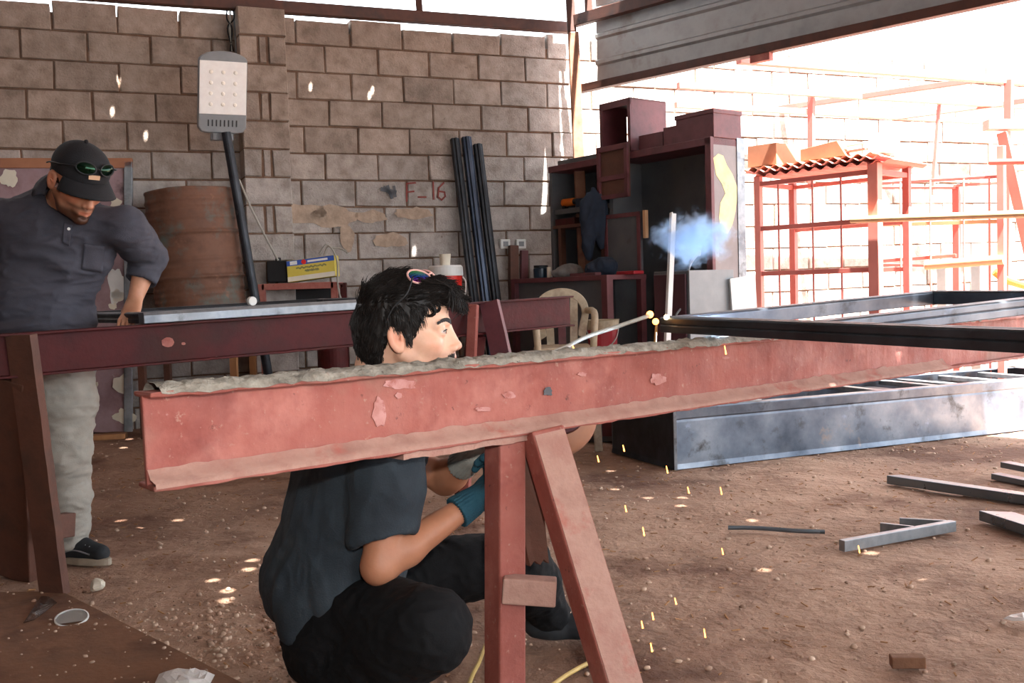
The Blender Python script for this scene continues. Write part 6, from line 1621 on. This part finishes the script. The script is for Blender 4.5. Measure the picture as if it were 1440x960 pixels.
# shirt with rolled sleeves, collar, placket and pocket
s = Sdf((-2.45, 3.42, .74), (-1.15, 4.15, 1.52), .0055)
s.ell(mch, (.215, .138, .215), k=0); s.ell(mch.lerp(mpel, .62) + V((-.035, -.02, 0)), (.195, .165, .22), k=.06); s.ell(mpel + V((-.01, -.02, .06)), (.19, .155, .15), k=.05)
s.cap(msl, msr, .068, k=.05); s.cap(mnb - V((0, 0, .05)), mnb, .09, .076, k=.04)
for (a, e, w_) in ((msl, mel, mwl), (msr, mer, mwr)):
    q = e.lerp(w_, .52); t_ = s.twin(); t_.chain([a, a.lerp(e, .5), e, q], [.074, .068, .062, .053], k=.03)
    t_.cap(e.lerp(w_, .40), e.lerp(w_, .56), .056, .057, k=.004)
    dr_ = (w_ - e).normalized(); t_.plane(e.lerp(w_, .60), dr_, k=.003, near=w_, rad=.14); t_.cap(e.lerp(w_, .5), w_, .047, .05, k=.003, op='s'); s.merge(t_, .02)
s.plane((0, 0, .80), (0, 0, -1), k=.004)
s.cap(mnb + V((0, 0, -.02)), mnb.lerp(mk0, .8), .068, .075, k=.004, op='s')
sv, sq = s.mesh(); sv = relax(sv, sq, 2, .5)
wm = (smooth01(sv[:, 2], 1.38, 1.15) * .7 + .4) * (1 - .75 * smooth01(sv[:, 0], -1.56, -1.50))
# soft folds running from the far shoulder down to the waist
sv = wrinkle(sv, sq, .012, (5, 5, 13), 12, mask=wm); sv = wrinkle(sv, sq, .004, (14, 14, 30), 8)
shirt2 = make_obj('shirt', sv, sq, MT['shirtgrey'], mn, smooth=True)
from mathutils.bvhtree import BVHTree
bvh = BVHTree.FromPolygons([V(v) for v in sv], [list(map(int, f)) for f in sq])
def on_shirt(px, py, o=.004):
    d = ray(px, py).normalized(); h = bvh.ray_cast(CAM, d)
    return (h[0] + h[1] * o) if h[0] is not None else P(px, py, 3.62)
def patch_grid(quad, n=8, o=.004):
    vs = []; fs = []
    for j in range(n + 1):
        for i in range(n + 1):
            u, v = i / n, j / n
            x = (quad[0][0] * (1 - u) + quad[1][0] * u) * (1 - v) + (quad[3][0] * (1 - u) + quad[2][0] * u) * v
            y = (quad[0][1] * (1 - u) + quad[1][1] * u) * (1 - v) + (quad[3][1] * (1 - u) + quad[2][1] * u) * v
            vs.append(on_shirt(x, y, o))
    for j in range(n):
        for i in range(n): a = j * (n + 1) + i; fs.append((a, a + n + 1, a + n + 2, a + 1))
    return vs, fs
for (nm, quad) in (('pocket', [(118, 342), (147, 346), (143, 383), (114, 378)]), ('placket', [(90, 313), (102, 316), (98, 346), (88, 342)])):
    b = MB(); b.v, b.f = patch_grid(quad, 8, .005); o = b.build(nm, 'shirtgrey', shirt2, smooth=True); md = o.modifiers.new('t', 'SOLIDIFY'); md.thickness = .004
b = MB(); q = on_shirt(97, 322, .009); b.lathe(q, [(.0055, 0), (.0055, .002), (0, .0022)], axis=(CAM - q).normalized(), n=14); b.build('button', 'white', shirt2)
# collar
vs = []; fs = []; n = 22
cax = (mk0 - mnb).normalized(); _, cu, cv = frame_of(cax, V((0, -1, 0)))
for i in range(n + 1):
    a = math.radians(20 + 320 * i / n)
    rad = cv * math.cos(a) + cu * math.sin(a)
    for (r, h) in ((.072, .0), (.070, .035), (.088, .020), (.100, -.018)): vs.append(mnb.lerp(mk0, .40) + rad * r * 1.08 + cax * h)
for i in range(n):
    for j in range(3): a = i * 4 + j; fs.append((a, a + 4, a + 5, a + 1))
b = MB(); b.v = vs; b.f = fs; o = b.build('collar', 'shirtgrey', shirt2, smooth=True); md = o.modifiers.new('t', 'SOLIDIFY'); md.thickness = .004
# trousers and shoes
s = Sdf((-2.3, 3.5, .0), (-1.45, 4.15, 1.05), .006)
s.ell(mpel, (.19, .14, .15), k=0)
for (h_, k_, a_) in ((mhl, mkl, mal), (mhr, mkr, mar)):
    s.chain([h_, h_.lerp(k_, .5), k_], [.112, .104, .084], k=.04); s.chain([k_, k_.lerp(a_, .5), a_ + V((0, 0, .0))], [.084, .078, .066], k=.03)
    s.plane(a_ + V((0, 0, -.02)), (0, 0, -1), k=.003, near=a_, rad=.12)
s.plane((0, 0, .97), (0, 0, 1), k=.004)
tv, tq2 = s.mesh(); tv = relax(tv, tq2, 2, .5); tv = wrinkle(tv, tq2, .008, (7, 7, 16), 15, mask=smooth01(tv[:, 2], .95, .7)); tv = wrinkle(tv, tq2, .003, (18, 18, 40), 3)
make_obj('trousers', tv, tq2, MT['trousers'], mn, smooth=True)
for (an_, dv) in ((mal, V((.93, -.36, 0))), (mar, V((-.2, -1, 0)))):
    d = dv.normalized(); sd = V((-d.y, d.x, 0)); g = V((an_.x, an_.y, .0))
    s = Sdf(g - V((.3, .3, .03)), g + V((.3, .3, .2)), .004)
    s.chain([g - d * .055 + V((0, 0, .055)), g + d * .06 + V((0, 0, .058)), g + d * .15 + V((0, 0, .045))], [.040, .040, .034], k=.02); s.cap(g + V((0, 0, .09)), g + V((0, 0, .05)), .044, .046, k=.02)
    s.plane((0, 0, .026), (0, 0, -1)); s.plane((0, 0, .125), (0, 0, 1)); v_, q_ = s.mesh(); sh = make_obj('shoe', relax(v_, q_, 1), q_, MT['shoe'], mn, smooth=True)
    b = MB(); out = []
    for i in range(28):
        a = 2 * math.pi * i / 28; l = math.cos(a); w_ = math.sin(a)
        out.append(g + d * (.047 + .150 * l) + sd * w_ * (.047 if l > 0 else .042) * (1 - .12 * abs(l)) + V((0, 0, .002)))
    b.prism(out, V((0, 0, .028))); b.build('sole', 'sole', sh, bevel=.005)
    for k in range(4):
        b = MB(); q = g + d * (.055 + .02 * k) + V((0, 0, .098 - .005 * k)); b.tube([q - sd * .026 + d * .006 - V((0, 0, .010)), q, q + sd * .026 + d * .004 - V((0, 0, .010))], .0035, 6); b.build('lace', 'paper' if k == 0 else 'grey', sh)
    b = MB(); b.tube(spline([g + d * .13 - sd * .036 + V((0, 0, .048)), g + d * .06 - sd * .0435 + V((0, 0, .062)), g + d * .0 - sd * .046 + V((0, 0, .05)), g - d * .06 - sd * .036 + V((0, 0, .07))], 6), .003, 6); b.build('side_stripe', 'grey', sh)
